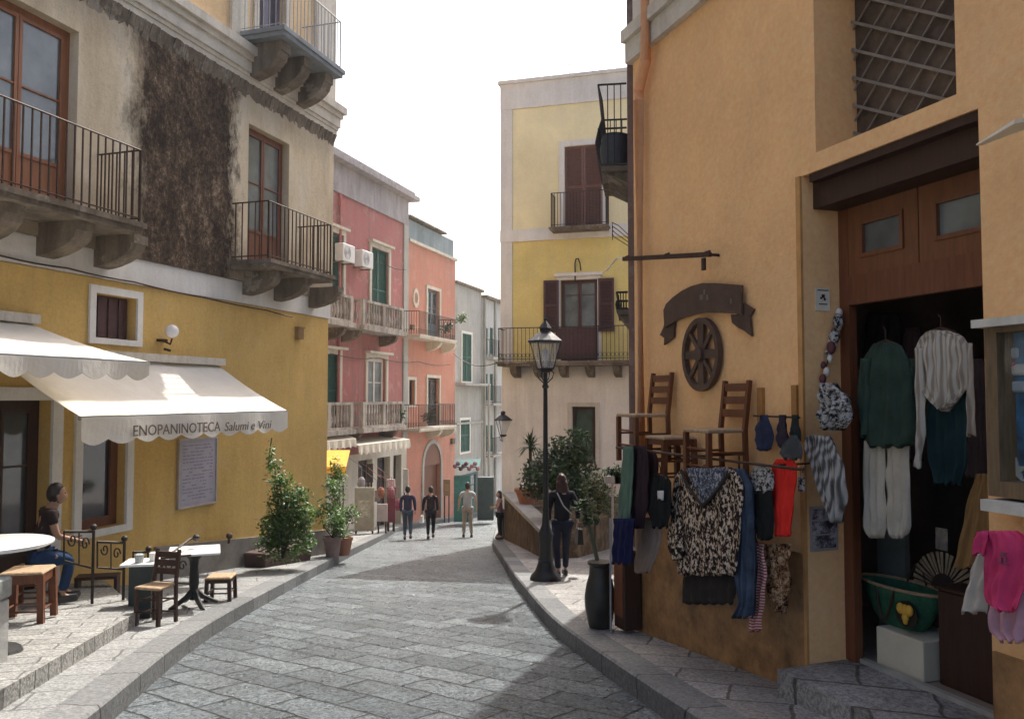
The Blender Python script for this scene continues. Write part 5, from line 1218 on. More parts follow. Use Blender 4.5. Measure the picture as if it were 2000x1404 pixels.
# ================= signs and chairs on the orange wall =================
bm_ = plain("dark brown sign board", (.085, .05, .036), .6, .25, 6, bump=.3)
T = outfit("ribbon_sign", "dark brown wooden sign shaped like an arched ribbon on the orange wall", "sign", 1380, 600, .04)
top = [(1298, 606), (1303, 594), (1316, 581), (1334, 568), (1352, 559), (1374, 553), (1400, 553), (1428, 555), (1450, 557)]
bot = [(1300, 640), (1310, 634), (1324, 625), (1340, 619), (1358, 614), (1376, 611), (1400, 611), (1428, 612), (1450, 614)]
mb = MB(RW.M)
for i in range(len(top)-1):
    q = [RW.hit(*pp_, .05) for pp_ in (bot[i], bot[i+1], top[i+1], top[i])]; mb.prism([(a, .04, z) for a, z in q], (0, .025, 0))
mb.build("banner", bm_, T)
for pts in ([(1306, 618), (1318, 628), (1316, 645), (1316, 658), (1297, 674), (1298, 660), (1289, 654), (1296, 640), (1300, 625)], [(1440, 598), (1452, 592), (1462, 598), (1472, 604), (1464, 618), (1466, 640), (1468, 657), (1454, 646), (1442, 640), (1430, 630), (1428, 614), (1440, 614)]):
    q = [RW.hit(*pp_, .03) for pp_ in pts]; mb = MB(RW.M); mb.prism([(a, .012, z) for a, z in q], (0, .022, 0)); mb.build("ribbon_tail", bm_, T)
rc = RW.hit(1400, 590, .07)
mb = MB(RW.M)
for px_, py_, w1_ in ((1378, 570, 3), (1372, 580, 6), (1384, 580, 4), (1430, 588, 3)):
    h = RW.rect(px_-w1_/2, px_+w1_/2, py_-5, py_+5, .066); mb.box(h[0], h[1], .0655, .069, h[2], h[3])
mb.build("worn_lettering", plain("worn grey lettering", (.16, .13, .11), .8), T)
T = outfit("wagon_wheel", "dark wooden cart wheel fixed to the orange wall under the ribbon sign", "wheel", 1369, 692, .05)
cx, cz_ = RW.hit(1369, 692, .05); rad = (RW.hit(1369, 620, .05)[1]-RW.hit(1369, 764, .05)[1])/2
rx = abs(RW.hit(1334, 692, .05)[0]-RW.hit(1405, 692, .05)[0])/2; print("wheel", rad, rx)
mb = MB(RW.M); N = 32
for k in range(N):
    t0, t1 = 2*math.pi*k/N, 2*math.pi*(k+1)/N; po = [(cx+rx*f_*math.cos(tt), cz_+rad*f_*math.sin(tt)) for f_, tt in ((.85, t0), (1, t0), (1, t1), (.85, t1))]
    mb.prism([(x, .02, z) for x, z in po], (0, .05, 0))
mb.build("rim", bm_, T)
mb = MB(RW.M); mb.prism([(cx+rx*.2*math.cos(k*.3927), .015, cz_+rad*.2*math.sin(k*.3927)) for k in range(16)], (0, .075, 0)); mb.build("hub", bm_, T)
for k in range(8):
    a = k*math.pi/4; u = (math.cos(a), math.sin(a)); hw = .13 if k % 2 == 0 else .07
    mb = MB(RW.M); po = []
    for f_, sg, ww in ((.15, 1, hw), (.87, 1, hw*(1.35 if k in (2, 6) else .8)), (.87, -1, hw*(1.35 if k in (2, 6) else .8)), (.15, -1, hw)):
        po.append((cx+rx*(u[0]*f_-u[1]*sg*ww), cz_+rad*(u[1]*f_+u[0]*sg*ww)))
    mb.prism([(x, .03, z) for x, z in po], (0, .028, 0)); mb.build("spoke", bm_, T)
# iron bar with hook
T = outfit("iron_bracket", "long rusty iron bar with a short hook above the ribbon sign", "bracket", 1300, 502, .1)
a, z = RW.hit(1218, 506, .12); b, z2 = RW.hit(1388, 497, .12); mb = MB(RW.M); c, z3 = RW.hit(1375, 528, .12); mb.hexa([(b, .11, z2-.022), (a, .11, z-.022), (a, .135, z-.022), (b, .135, z2-.022), (b, .11, z2+.022), (a, .11, z+.022), (a, .135, z+.022), (b, .135, z2+.022)]); mb.build("bar", M['rust'], T)
mb = MB(RW.M); mb.box(c-.02, c+.02, .11, .135, z3, z2-.015); mb.build("hook", M['rust'], T)
mb = MB(RW.M)
for k in (.05, .55, .97): x = a+(b-a)*k; zk = z+(z2-z)*k; mb.tube([(x, .003, zk), (x, .11, zk)], .014, 5); mb.tube([(x-.04, .12, zk+.026), (x+.04, .12, zk+.026)], .01, 5)
mb.build("fixing", M['rust'], T)
mb = MB(); e = RW.w(a, .12, z); mb.tube([e, e.lerp(P(1188, 525, 9.4), .4)+Vector((0, 0, .06)), P(1188, 525, 9.4), P(1183, 529, 9.6)], .008, 5); single(mb, "white_cable", plain("white cable", (.7, .68, .62), .6), "short pale cable drooping from the end of the iron bar", "cable")
# chairs hung against the wall
rotw = math.atan2(RW.n.y, RW.n.x)-math.pi/2
def wchair(pl, pr_, ytop, label, g, scale=1.0):
    s_a = RW.hit(pl, 800, .12)[0]; s_b = RW.hit(pr_, 800, .12)[0]; wd_ = abs(s_a-s_b)+.03; sm2 = (s_a+s_b)/2
    ztop = RW.hit((pl+pr_)/2, ytop, .12)[1]; dp_ = .36; loc = RW.w(sm2, .08+dp_/2+.03, ztop-.86)
    return chair(loc, rotw, label, g, H=.46, BH=.86, wd_=wd_, dp_=dp_, slats=3, leg=.02)
wchair(1405, 1453, 743, "brown ladder-back chair hung on the orange wall right of the cart wheel", "chairs hung on the orange wall")
wchair(1266, 1303, 728, "brown ladder-back chair hung on the orange wall left of the cart wheel, by the drainpipe", "chairs hung on the orange wall")
s_a, z = RW.hit(1332, 850, .12); loc = RW.w(s_a, .24, RW.hit(1330, 952, .12)[1]); hst = z-loc.z
T = stool(loc, rotw, hst, .36, "brown wooden stool frame hung between the two wall chairs", "stools hung on the orange wall")
# ================= doorway: reveal, clothes, goods =================
Rv = -.17
def onrev(px, py):    # a point on the far reveal (the plane s = dB)
    r = ray(px, py); t = (dB-.012-(CAM-RW.A).dot(RW.d))/r.dot(RW.d); p = CAM+r*t; return (p-RW.A).dot(RW.n), p.z
def revbox(x0, x1, y0, y1, t0, t1, mb):
    a, za = onrev(x0, (y0+y1)/2); b, zb__ = onrev(x1, (y0+y1)/2); zt_ = onrev((x0+x1)/2, y0)[1]; zl_ = onrev((x0+x1)/2, y1)[1]
    mb.box(dB-t1, dB-t0, min(a, b), max(a, b), zl_, zt_); return mb
mb = revbox(1594, 1621, 563, 607, .002, .010, MB(RW.M)); a, z = onrev(1608, 585)
T = thing("notice_sign", "small pale notice with a tiny figure at the top of the doorway reveal", "sign", RW.w(dB, a, z)); mb.build("plate", plain("pale notice", (.62, .58, .48), .6), T)
mb = MB(RW.M)
for x0, x1, y0, y1 in ((1597, 1618, 566, 568), (1605, 1611, 575, 582), (1602, 1606, 580, 584), (1609, 1613, 582, 587), (1600, 1616, 593, 595)): revbox(x0, x1, y0, y1, .0105, .0125, mb)
mb.build("printed_figure", M['dark'], T)
T = thing("photo_poster", "dark photo poster stuck low on the doorway reveal", "poster", RW.w(dB, -.1, z-.8)); mb = revbox(1583, 1638, 988, 1076, .002, .006, MB(RW.M)); mb.build("sheet", plain("poster paper", (.35, .31, .28), .5), T)
t = NT("dim poster picture"); t.col(t.ramp(t.noise(9, 4, .8), [(.4, (.03, .025, .03)), (.5, (.16, .13, .15)), (.6, (.42, .40, .42))])); t.set(.4)
mb = MB(RW.M)
for bxs in ((1587, 1612, 994, 1014), (1587, 1636, 1017, 1042), (1590, 1634, 1045, 1070)): revbox(bxs[0], bxs[1], bxs[2], bxs[3], .0065, .0085, mb)
mb.build("picture", t.m, T)
# garland of shells, floats
rn = random.Random(4); T = thing("shell_garland", "hanging garland of shells and beads on the doorway reveal", "garland", RW.w(dB-.06, -.05, z-.5))
gpts = [(1632, 612), (1628, 632), (1622, 655), (1616, 680), (1608, 705), (1602, 735), (1596, 770)]
mb = MB(RW.M); q = [onrev(*g_) for g_ in gpts]; mb.tube([(dB-.06, a, z) for a, z in q], .006, 5); mb.build("string", M['rust'], T)
mats_ = [plain("white shell", (.6, .55, .5), .5), plain("dark bead", (.10, .03, .035), .5), bwp]
for i in range(15):
    k = i/14*(len(gpts)-1); j = min(int(k), len(gpts)-2); f_ = k-j; a, z = onrev(gpts[j][0]+(gpts[j+1][0]-gpts[j][0])*f_, gpts[j][1]+(gpts[j+1][1]-gpts[j][1])*f_)
    mb = MB(RW.M); r_ = rn.uniform(.018, .034)*(1.4 if i < 8 else .9); mb.ball((dB-.06-rn.uniform(-.02, .02), a+rn.uniform(-.02, .02), z), r_, r_*.8, r_*1.3, 8, 6); mb.build("shell" if i % 3 else "bead", mats_[i % 3 if i < 9 else (0 if i % 2 else 1)], T, smooth=True)
garment([(748, 1610, 1622), (770, 1602, 1650), (790, 1602, 1662), (820, 1604, 1660), (838, 1612, 1640)], .06, bwp, "crumpled black and white patterned bag hanging at the door jamb", "bag", "crumpled_bag", 4, .03, .05, nx=20)
# folded umbrella built as striped cloth: narrow top, widening then pointed
garment([(850, 1578, 1618), (870, 1568, 1632), (900, 1582, 1644), (940, 1596, 1650), (980, 1612, 1648), (1018, 1630, 1640)], .08, silver, "silver grey umbrella folded to a point at the door jamb", "umbrella", "folded_umbrella", 3, .02, .03)
mb = MB(RW.M); a, z = RW.hit(1563, 946, .2); mb.box(a-.025, a+.025, .18, .20, z-.05, z+.05); mb.tube([(a, .19, z+.05), (a, .16, z+.14)], .004); single(mb, "tag_label", bwp, "small black and white tag between the red playsuit and the folded umbrella", "tag")
# doorway outfits
T = outfit("green_outfit", "dark green sweater with cream trousers hanging left in the doorway", "outfit", 1735, 1040, -.12)
garment([(668, 1718, 1746), (676, 1702, 1762), (700, 1688, 1776), (760, 1683, 1784), (850, 1684, 1788), (872, 1694, 1778)], -.12, cmat("dark green knit", (.028, .05, .038), .25), "", parent=T, name="sweater", folds=3, th=.03)
garment([(700, 1682, 1700), (780, 1676, 1702), (852, 1680, 1698)], -.10, cmat("dark green knit", (.028, .05, .038), .25), "", parent=T, name="sleeve", folds=1, th=.02, nx=8)
garment([(700, 1768, 1786), (780, 1774, 1794), (860, 1778, 1792)], -.14, cmat("dark green knit", (.028, .05, .038), .25), "", parent=T, name="sleeve", folds=1, th=.02, nx=8)
cream = cmat("cream linen", (.44, .40, .33), .15)
for x0, x1 in ((1688, 1732), (1734, 1776)): garment([(860, x0, x1), (1000, x0+1, x1-1), (1030, x0, x1), (1048, x0+8, x1-8)], -.15, cream, "", parent=T, name="trouser_leg", folds=3, amp=.014, nx=18)
hanger(1730, 664, -.12, T, 50, 20)
T = outfit("striped_outfit", "pale striped blouse over dark teal trousers hanging right in the doorway", "outfit", 1845, 930, -.05)
sblouse = stripes("pale striped blouse", (.26, .22, .18), (.46, .42, .36), 9, (0, 0, R(71)), .6, .25)
garment([(645, 1822, 1852), (655, 1802, 1880), (680, 1790, 1894), (760, 1800, 1890), (785, 1820, 1872), (800, 1838, 1852)], -.05, sblouse, "", parent=T, name="blouse", folds=4, th=.03)
garment([(680, 1786, 1802), (760, 1788, 1806), (840, 1794, 1806), (912, 1788, 1798)], -.03, sblouse, "", parent=T, name="sleeve", folds=1, nx=8)
garment([(670, 1882, 1898), (760, 1886, 1902), (850, 1890, 1902)], -.05, sblouse, "", parent=T, name="sleeve", folds=1, nx=8)
garment([(762, 1812, 1888), (850, 1808, 1892), (905, 1816, 1892), (945, 1826, 1880)], -.09, cmat("dark teal cloth", (.010, .028, .032), .3), "", parent=T, name="trousers", folds=4)
hanger(1838, 640, -.05, T, 60, 20)
# clothes deeper inside
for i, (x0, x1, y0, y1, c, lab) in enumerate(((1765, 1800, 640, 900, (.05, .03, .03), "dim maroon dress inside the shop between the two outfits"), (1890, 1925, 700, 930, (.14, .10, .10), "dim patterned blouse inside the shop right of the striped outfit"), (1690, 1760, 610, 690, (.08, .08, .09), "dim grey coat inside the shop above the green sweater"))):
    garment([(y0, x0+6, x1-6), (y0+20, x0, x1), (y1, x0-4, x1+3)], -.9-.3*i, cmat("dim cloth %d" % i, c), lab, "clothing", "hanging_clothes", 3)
# goods on the shop floor
def infl(px, py, n): return RW.hit(px, py, n)
nb = -.62
# white box
h0 = RW.hit(1712, 1300, -.45); h1 = RW.hit(1803, 1300, -.45); zt_ = RW.hit(1755, 1237, -.45)[1]
mb = MB(RW.M); mb.box(h1[0], h0[0], -.85, -.45, zThr, zt_); single(mb, "white_box", plain("cream box", (.60, .56, .44), .6, .08), "plain cream box on the shop floor under the green basket", "box", bevel=.008)
T = outfit("basket", "green woven basket with a yellow painted motif standing on the cream box", "basket", 1757, 1238, -.6)
cxs, _ = RW.hit(1757, 1190, -.62); zt2 = RW.hit(1757, 1157, -.45)[1]; hw_t = abs(RW.hit(1678, 1160, -.62)[0]-RW.hit(1838, 1160, -.62)[0])/2
mb = MB(RW.M); NB = 28
def ring(f, z, n=NB, rx_=None): return [(cxs+(rx_ or hw_t)*f*math.cos(2*math.pi*k/n), -.64+.17*f*math.sin(2*math.pi*k/n), z) for k in range(n)]
prof = [(.50, zt_+.004), (.62, zt_+.05), (.80, zt_+(zt2-zt_)*.55), (.96, zt2), (.93, zt2-.002), (.74, zt_+(zt2-zt_)*.5), (.45, zt_+.03)]
vs = []
for f_, z in prof: vs += ring(f_, z)
fs = [(i*NB+k, i*NB+(k+1) % NB, (i+1)*NB+(k+1) % NB, (i+1)*NB+k) for i in range(len(prof)-1) for k in range(NB)]+[tuple(range(NB)), tuple(range((len(prof)-1)*NB, len(prof)*NB))]
mb.add(vs, fs); mb.build("body", plain("green woven straw", (.025, .11, .06), .7, .4, 14, bump=.6, bscale=70), T, smooth='auto')
mb = MB(RW.M); mb.tube(ring(.96, zt2+.004)+ring(.96, zt2+.004)[:1], .012, 6); mb.build("rim", straw, T)
for sg in (-1, 1):
    mb = MB(RW.M); mb.tube([(cxs-.09+.18*k/10, -.64+sg*.15+sg*.02*math.sin(math.pi*k/10), zt2+.15*math.sin(math.pi*k/10)*(1 if sg < 0 else -1.6)) for k in range(11)], .010, 6); mb.build("handle", M['darkwood'], T)
mb = MB(RW.M); hcx, hz2 = RW.hit(1763, 1200, -.46); o3 = -.475
for dx_, dz_, r_ in ((-.04, .035, .034), (.0, .03, .036), (.04, .035, .034), (0, -.02, .03), (0, -.05, .018)):
    mb.ball((hcx+dx_, o3-.025*(0.3-dz_*3), hz2+dz_), r_, .02, r_*1.2, 10, 6)
mb.build("painted_motif", plain("yellow ochre paint", (.72, .42, .06), .6), T, smooth=True)
mb = MB(RW.M); mb.prism([(hcx+.03*0+.10*math.cos(k*.524), -.505, hz2+.095*math.sin(k*.524)) for k in range(12)], (0, .012, 0)); mb.build("motif_ground", plain("black paint", (.02, .015, .012), .6), T)
# fan of straw
T = outfit("straw_fan", "large pleated straw fan standing behind the basket", "fan", 1830, 1150, -.7); fc, fz = RW.hit(1845, 1150, -.8); frd = RW.hit(1845, 1078, -.8)[1]-fz
for k in range(19):
    a = R(4+k*172/18); a2 = a+R(5.5); mb = MB(RW.M)
    po = [(fc-frd*f_*math.cos(tt)*1.05, -.8+.006*(k % 2), fz+frd*f_*math.sin(tt)) for f_, tt in ((.42, a), (1, a-.01), (1, a2), (.42, a2))]
    mb.prism(po, (0, .004, 0)); mb.build("blade", cmat("straw fan blade", (.26, .21, .15), .4), T)
mb = MB(RW.M); mb.prism([(fc-frd*.44*math.cos(R(k*15)), -.81, fz+frd*.44*math.sin(R(k*15))) for k in range(13)], (0, .012, 0)); mb.build("centre", M['dark'], T)
# brown chest right
h0 = RW.hit(1822, 1300, -.5)[0]; h1 = dA-.25; zt3 = RW.hit(1870, 1165, -.5)[1]
mb = MB(RW.M); mb.box(h1, h0, -1.0, -.55, zThr, zt3); mb.box(h1-.02, h0+.02, -1.02, -.53, zt3+.001, zt3+.025); single(mb, "wooden_chest", M['darkwood'], "dark wooden chest inside the doorway right of the basket", "chest", bevel=.01)
mb = MB(RW.M); a, z = RW.hit(1832, 1075, -.9); h = RW.rect(1821, 1844, 1030, 1072, -.9); mb.box(h[0], h[1], -.905, -.9, h[2], h[3]); mb.box(h[0], h[1], -.899, -.897, h[2], (h[2]+h[3])/2); single(mb, "postcard", plain("postcard paper", (.36, .33, .31), .6, .4, 20), "small pale postcard hanging above the straw fan", "card")
garment([(925, 1908, 1932), (960, 1896, 1936), (1030, 1882, 1940), (1108, 1864, 1942)], -.02, cmat("tan cloth", (.20, .115, .045)), "tan cloth skirt hanging against the near door jamb", "skirt", "tan_skirt", 2, .01)
mb = MB(RW.M); zz2 = zThr+.012; ax_, _z = RW.hit(1890, 1330, -.8)
mb.lathe([(.2, 0), (.2, .012)], (dA+.25, -.75, zz2), 20); single(mb, "door_mat", plain("dark mat", (.04, .03, .028), .95), "round dark mat on the shop floor inside the threshold", "mat")
# display case on the near wall
of = .16; h = RW.rect(1926, 2090, 640, 965, of)
a0_ = RW.hit(1926, 800, of)[0]; a1_ = RW.hit(2120, 800, of)[0]; zt_ = RW.hit(1930, 640, of)[1]; zb_ = RW.hit(1935, 968, of)[1]
T = thing("display_case", "wall display case with timber frame, blue backdrop and a starfish", "display case", RW.w((a0_+a1_)/2, 0, zb_))
fw_ = plain("weathered case timber", (.16, .105, .055), .7, .35, 8, stretch=(6, 6, .7)); wdt = .075
mb = MB(RW.M); mb.box(a1_, a0_, .003, .03, zb_, zt_); mb.build("back", plain("blue backdrop", (.03, .14, .26), .6, .7, 6), T)
mb = MB(RW.M); mb.box(a0_-wdt, a0_, .031, of, zb_, zt_); mb.box(a1_, a1_+wdt, .031, of, zb_, zt_); mb.box(a1_+wdt, a0_-wdt, .031, of, zb_, zb_+.085); mb.box(a1_+wdt, a0_-wdt, .031, of, zt_-.03, zt_); mb.build("frame", fw_, T)
mb = MB(RW.M); mb.box(a1_-.03, a0_+.04, .003, of+.05, zt_+.001, zt_+.045); mb.build("top", plain("worn white board", (.55, .53, .47), .7), T)
mb = MB(RW.M); mb.box(a1_+wdt, a0_-wdt, of-.03, of-.026, zb_+.085, zt_-.03); mb.build("glass", M['clear2'], T)
sx_, sz_ = RW.hit(1982, 918, .05); mb = MB(RW.M); po = []
for k in range(10): a = math.pi/2+k*math.pi/5; r_ = .075 if k % 2 == 0 else .03; po.append((sx_+r_*math.cos(a), .034, sz_+r_*math.sin(a)))
mb.prism(po, (0, .012, 0)); single(mb, "starfish", plain("pale starfish", (.40, .40, .36), .8), "pale starfish inside the blue display case", "starfish")
rn = random.Random(8)
for i, (x, y, c) in enumerate(((1968, 720, (.35, .05, .07)), (1985, 722, (.45, .45, .42)), (1985, 755, (.3, .35, .38)), (1972, 690, (.25, .33, .36)))):
    s_, z = RW.hit(x, y, .05); mb = MB(RW.M); mb.box(s_-.05, s_+.05, .032, .055, z-.03, z+.03); single(mb, "trinket", plain("trinket %d" % i, c, .5), ("small red trinket in the display case", "small white trinket right of the red one in the display case", "grey-blue trinket below the white one in the display case", "teal trinket at the top of the display case")[i], "trinket", "trinkets in the display case", bevel=.01)
zs_ = RW.hit(1935, 985, of)[1]; mb = MB(RW.M); mb.box(a1_-.03, a0_+.0, .003, of+.06, zs_-.03, zs_+.03); single(mb, "white_shelf", plain("worn white board", (.55, .53, .47), .7), "narrow white shelf under the display case", "shelf")
# t-shirts on the near wall
garment([(1060, 1915, 1930), (1120, 1895, 1932), (1190, 1874, 1926), (1196, 1876, 1924)], .14, cmat("off white cloth", (.50, .47, .42)), "off-white shirt half hidden behind the pink T-shirt", "shirt", "white_shirt", 2, nx=12)
garment([(1100, 1962, 2030), (1160, 1930, 2026), (1200, 1928, 2020), (1232, 1930, 2012), (1252, 1955, 2010)], .18, cmat("pale pink cloth", (.52, .30, .36)), "pale pink shirt below the bright pink T-shirt", "shirt", "pale_pink_shirt", 3, nx=20)
T = outfit("pink_t_shirt", "bright pink T-shirt with a small print at the right edge", "T-shirt", 1955, 1180, .26)
pinkm = cmat("bright pink cloth", (.58, .055, .155), .12)
garment([(1036, 1918, 1990), (1048, 1914, 2012), (1075, 1926, 2012), (1110, 1924, 2008), (1160, 1918, 2000), (1180, 1922, 1996), (1192, 1945, 1988)], .26, pinkm, "", parent=T, name="fabric", folds=2, nx=26)
garment([(1038, 1908, 1928), (1060, 1898, 1930), (1082, 1902, 1926)], .28, pinkm, "", parent=T, name="sleeve", folds=1, nx=8)
mb = MB(RW.M)
for x0, x1, y0, y1 in ((1946, 1956, 1076, 1084), (1944, 1948, 1086, 1096), (1952, 1957, 1086, 1096), (1942, 1960, 1098, 1101)): h = RW.rect(x0, x1, y0, y1, .315); mb.box(h[0], h[1], .308, .318, h[2], h[3])
mb.build("print", plain("plum print", (.25, .06, .12), .8), T)
# ================= far street-level shop dressing =================
def shopawn(wl, s0, s1, pj, zb_, zf_, vh, mat, label):
    T = thing("awning", label, "awning", wl.w((s0+s1)/2, 0, zb_)); mb = MB(wl.M)
    mb.hexa([(s0, .01, zb_-.03), (s1, .01, zb_-.03), (s1, pj, zf_-.03), (s0, pj, zf_-.03), (s0, .01, zb_), (s1, .01, zb_), (s1, pj, zf_), (s0, pj, zf_)]); mb.build("canopy", mat, T)
    mb = MB(wl.M); n = int((s1-s0)/.12)
    for i in range(n):
        x0, x1 = s0+(s1-s0)*i/n, s0+(s1-s0)*(i+1)/n; d0 = vh*(.7+.3*abs(math.sin(i*1.1))); d1_ = vh*(.7+.3*abs(math.sin((i+1)*1.1))); y0 = pj+.02+.03*math.sin(i*1.7); y1 = pj+.02+.03*math.sin((i+1)*1.7)
        mb.hexa([(x0, y0, zf_-d0), (x1, y1, zf_-d1_), (x1, y1-.01, zf_-d1_), (x0, y0-.01, zf_-d0), (x0, pj+.01, zf_), (x1, pj+.01, zf_), (x1, pj, zf_), (x0, pj, zf_)])
    mb.build("valance", mat, T); return T
cv2 = plain("worn cream canvas", (.62, .57, .47), .9, .15, 3)
s0_, zf_ = PW.hit(700, 872, 1.1); s1q = PW.hit(800, 872, 1.1)[0]; shopawn(PW, s0_, s1q, 1.1, PW.hit(750, 850)[1]-.0, zf_+.05, .36, cv2, "worn cream frilled awning over the far shop below the pink balcony")
s0_, zf_ = PW.hit(636, 862, 1.0); s1q = PW.hit(695, 866, 1.0)[0]; shopawn(PW, s0_, s1q, 1.0, PW.hit(665, 835)[1], zf_, .3, cv2, "second worn cream awning further left, next to the ochre corner")
Yw = 21.5; a = P(632, 905, Yw); b = P(682, 905, Yw); mb = MB()
mb.hexa([(a.x-.5, Yw+.6, a.z+.28), (b.x-.1, Yw+.6, a.z+.28), (b.x, Yw-.4, a.z-.08), (a.x-.4, Yw-.4, a.z-.08), (a.x-.5, Yw+.6, a.z+.31), (b.x-.1, Yw+.6, a.z+.31), (b.x, Yw-.4, a.z-.05), (a.x-.4, Yw-.4, a.z-.05)])
T = thing("yellow_awning", "orange-yellow awning on a stand just past the ochre corner", "awning", (a.x, Yw, zg(Yw)+SW)); ym = plain("orange yellow canvas", (.72, .38, .06), .9, .12); mb.build("canopy", ym, T)
mb = MB(); 
for i in range(8):
    x0 = a.x-.4+(b.x-a.x+.4)*i/8; x1 = a.x-.4+(b.x-a.x+.4)*(i+1)/8; dd = .16+.05*(i % 2); mb.box(x0, x1, Yw-.41, Yw-.40, a.z-.05-dd, a.z-.051)
mb.build("valance", ym, T); 
for x in (a.x-.3, b.x-.15): mb = MB(); mb.tube([(x, Yw, zg(Yw)+SW), (x, Yw, a.z+.08)], .02); mb.build("post", M['iron'], T)
# display boards and goods in front of far shop
def board(px0, px1, py0, py1, Y, c, label, nm="display_board", d=.08, cat="display board", ins=True):
    x0, x1 = P(px0, py1, Y).x, P(px1, py1, Y).x; z1 = P((px0+px1)/2, py0, Y).z; z0 = P((px0+px1)/2, py1, Y).z; T = thing(nm, label, cat, ((x0+x1)/2, Y, z0))
    mb = MB(); mb.box(x0, x1, Y, Y+d, z0, z1); mb.build("panel", plain("board "+label[:18], c, .7, .15, 4), T)
    if ins:
        mb = MB(); w_ = x1-x0; hh = z1-z0; mb.box(x0+w_*.2, x1-w_*.2, Y-.012, Y-.001, z0+hh*.3, z1-hh*.3); mb.build("picture", plain("inset "+label[:18], sc3(c, 1.25), .6, .5, 12), T)
    mb = MB(); mb.box(x0+.02, x0+.07, Y+d*.2, Y+d*.8, min(z0-.01, zg(Y)+SW), z0); mb.box(x1-.07, x1-.02, Y+d*.2, Y+d*.8, min(z0-.01, zg(Y)+SW), z0); mb.build("foot", M['darkwood'], T)
board(692, 730, 952, 1036, 26.2, (.33, .32, .26), "tall beige display board standing before the far shop"); board(736, 756, 984, 1018, 26.6, (.42, .36, .36), "small pale board right of the tall beige display board", ins=False)
board(756, 772, 968, 1020, 27.6, (.20, .05, .07), "maroon clothes panel between the small pale board and the walking couple", "hanging_clothes", ins=False)
board(755, 771, 936, 952, 27.9, (.5, .42, .42), "little white framed picture hung above the maroon panel", "framed_picture", cat="picture"); board(787, 797, 916, 962, 29.5, (.46, .46, .44), "narrow white menu board by the right end of the far shop", ins=False)
board(866, 879, 936, 968, 33.6, (.22, .14, .08), "brown framed notice right of the arched doorway", "notice_board", cat="notice board")
board(716, 728, 905, 942, 27.8, (.04, .035, .035), "dark hanging goods panel at the far shop entrance", "goods_panel", ins=False)
for i, (x, y, c) in enumerate(((744, 962, (.3, .12, .08)), (736, 968, (.25, .2, .18)), (764, 962, (.28, .1, .12)), (706, 942, (.3, .28, .3)), (779, 985, (.25, .06, .10)))):
    q = P(x, y, 27.2); mb = MB(); mb.lathe([(.10, -.18), (.14, -.05), (.12, .1), (.05, .18)], q, 8); mb.tube([q+Vector((0, 0, .18)), q+Vector((0, 0, .5))], .008, 4); mb.tube([q+Vector((0, 0, .5)), q+Vector((-.8, .9, .9))], .008, 4)
    single(mb, "hanging_bag", plain("bag %d" % i, c, .8, .4, 10), ("rust-brown bag hanging over the small pale board", "grey-brown bag left of the rust-brown bag at the far shop", "wine-coloured bag under the framed picture", "pale bag above the tall beige display board", "dark pink bag just left of the walking couple")[i], "bag", "bags hanging at the far shop")
# teal kiosk front
Yk = 35.0
x0, x1 = P(886, 950, Yk).x, P(936, 950, Yk).x; z1 = P(900, 912, Yk).z
T = thing("teal_awning", "teal awning with clutter over the far shop behind the man in white", "awning", ((x0+x1)/2, Yk, z1)); mb = MB(); mb.hexa([(x0, Yk+1, z1+.2), (x1, Yk+1.6, z1+.2), (x1, Yk, z1-.02), (x0, Yk, z1-.02), (x0, Yk+1, z1+.24), (x1, Yk+1.6, z1+.24), (x1, Yk, z1+.02), (x0, Yk, z1+.02)]); mb.build("canopy", plain("teal canvas", (.03, .10, .10), .8), T)
mb = MB()
for k in range(9): mb.ball((x0+(x1-x0)*(k+.5)/9, Yk-.1, z1+.05+.12*math.sin(k*2.1)), .10, n=7, m=5)
mb.build("ornaments", plain("clutter ornaments", (.2, .1, .12), .8, .9, 3), T)
mb = MB(); mb.box(x0, x0+.7, Yk+.1, Yk+.6, zg(Yk)+.1, z1-.4); single(mb, "teal_cabinet", plain("teal cabinet paint", (.04, .15, .14), .6, .3), "teal cabinet standing left under the teal awning", "cabinet"); mb = MB(); mb.box(x1-.1, x1+.6, Yk+.6, Yk+1.2, zg(Yk)+.1, z1-.5); single(mb, "dark_cabinet", plain("dark slate paint", (.03, .05, .055), .6, .3), "dark slate cabinet standing right under the teal awning", "cabinet")
mb = MB(); a, b = P(885, 690, 34.5), P(990, 702, 24.5)
mb.tube([a.lerp(b, k/12)-Vector((0, 0, .35*math.sin(math.pi*k/12))) for k in range(13)], .014, 4); single(mb, "overhead_cable", M['iron'], "thin cable strung across the far street between balconies", "cable")
# lantern bracket lamp & pole at the far bend
q = PG(955, 39.5, SW); mb = MB(); mb.tube([q, q+Vector((0, 0, 6.2))], .06, 6); single(mb, "far_pole", M['greyp'], "slim grey pole at the far bend left of the sky gap", "pole")
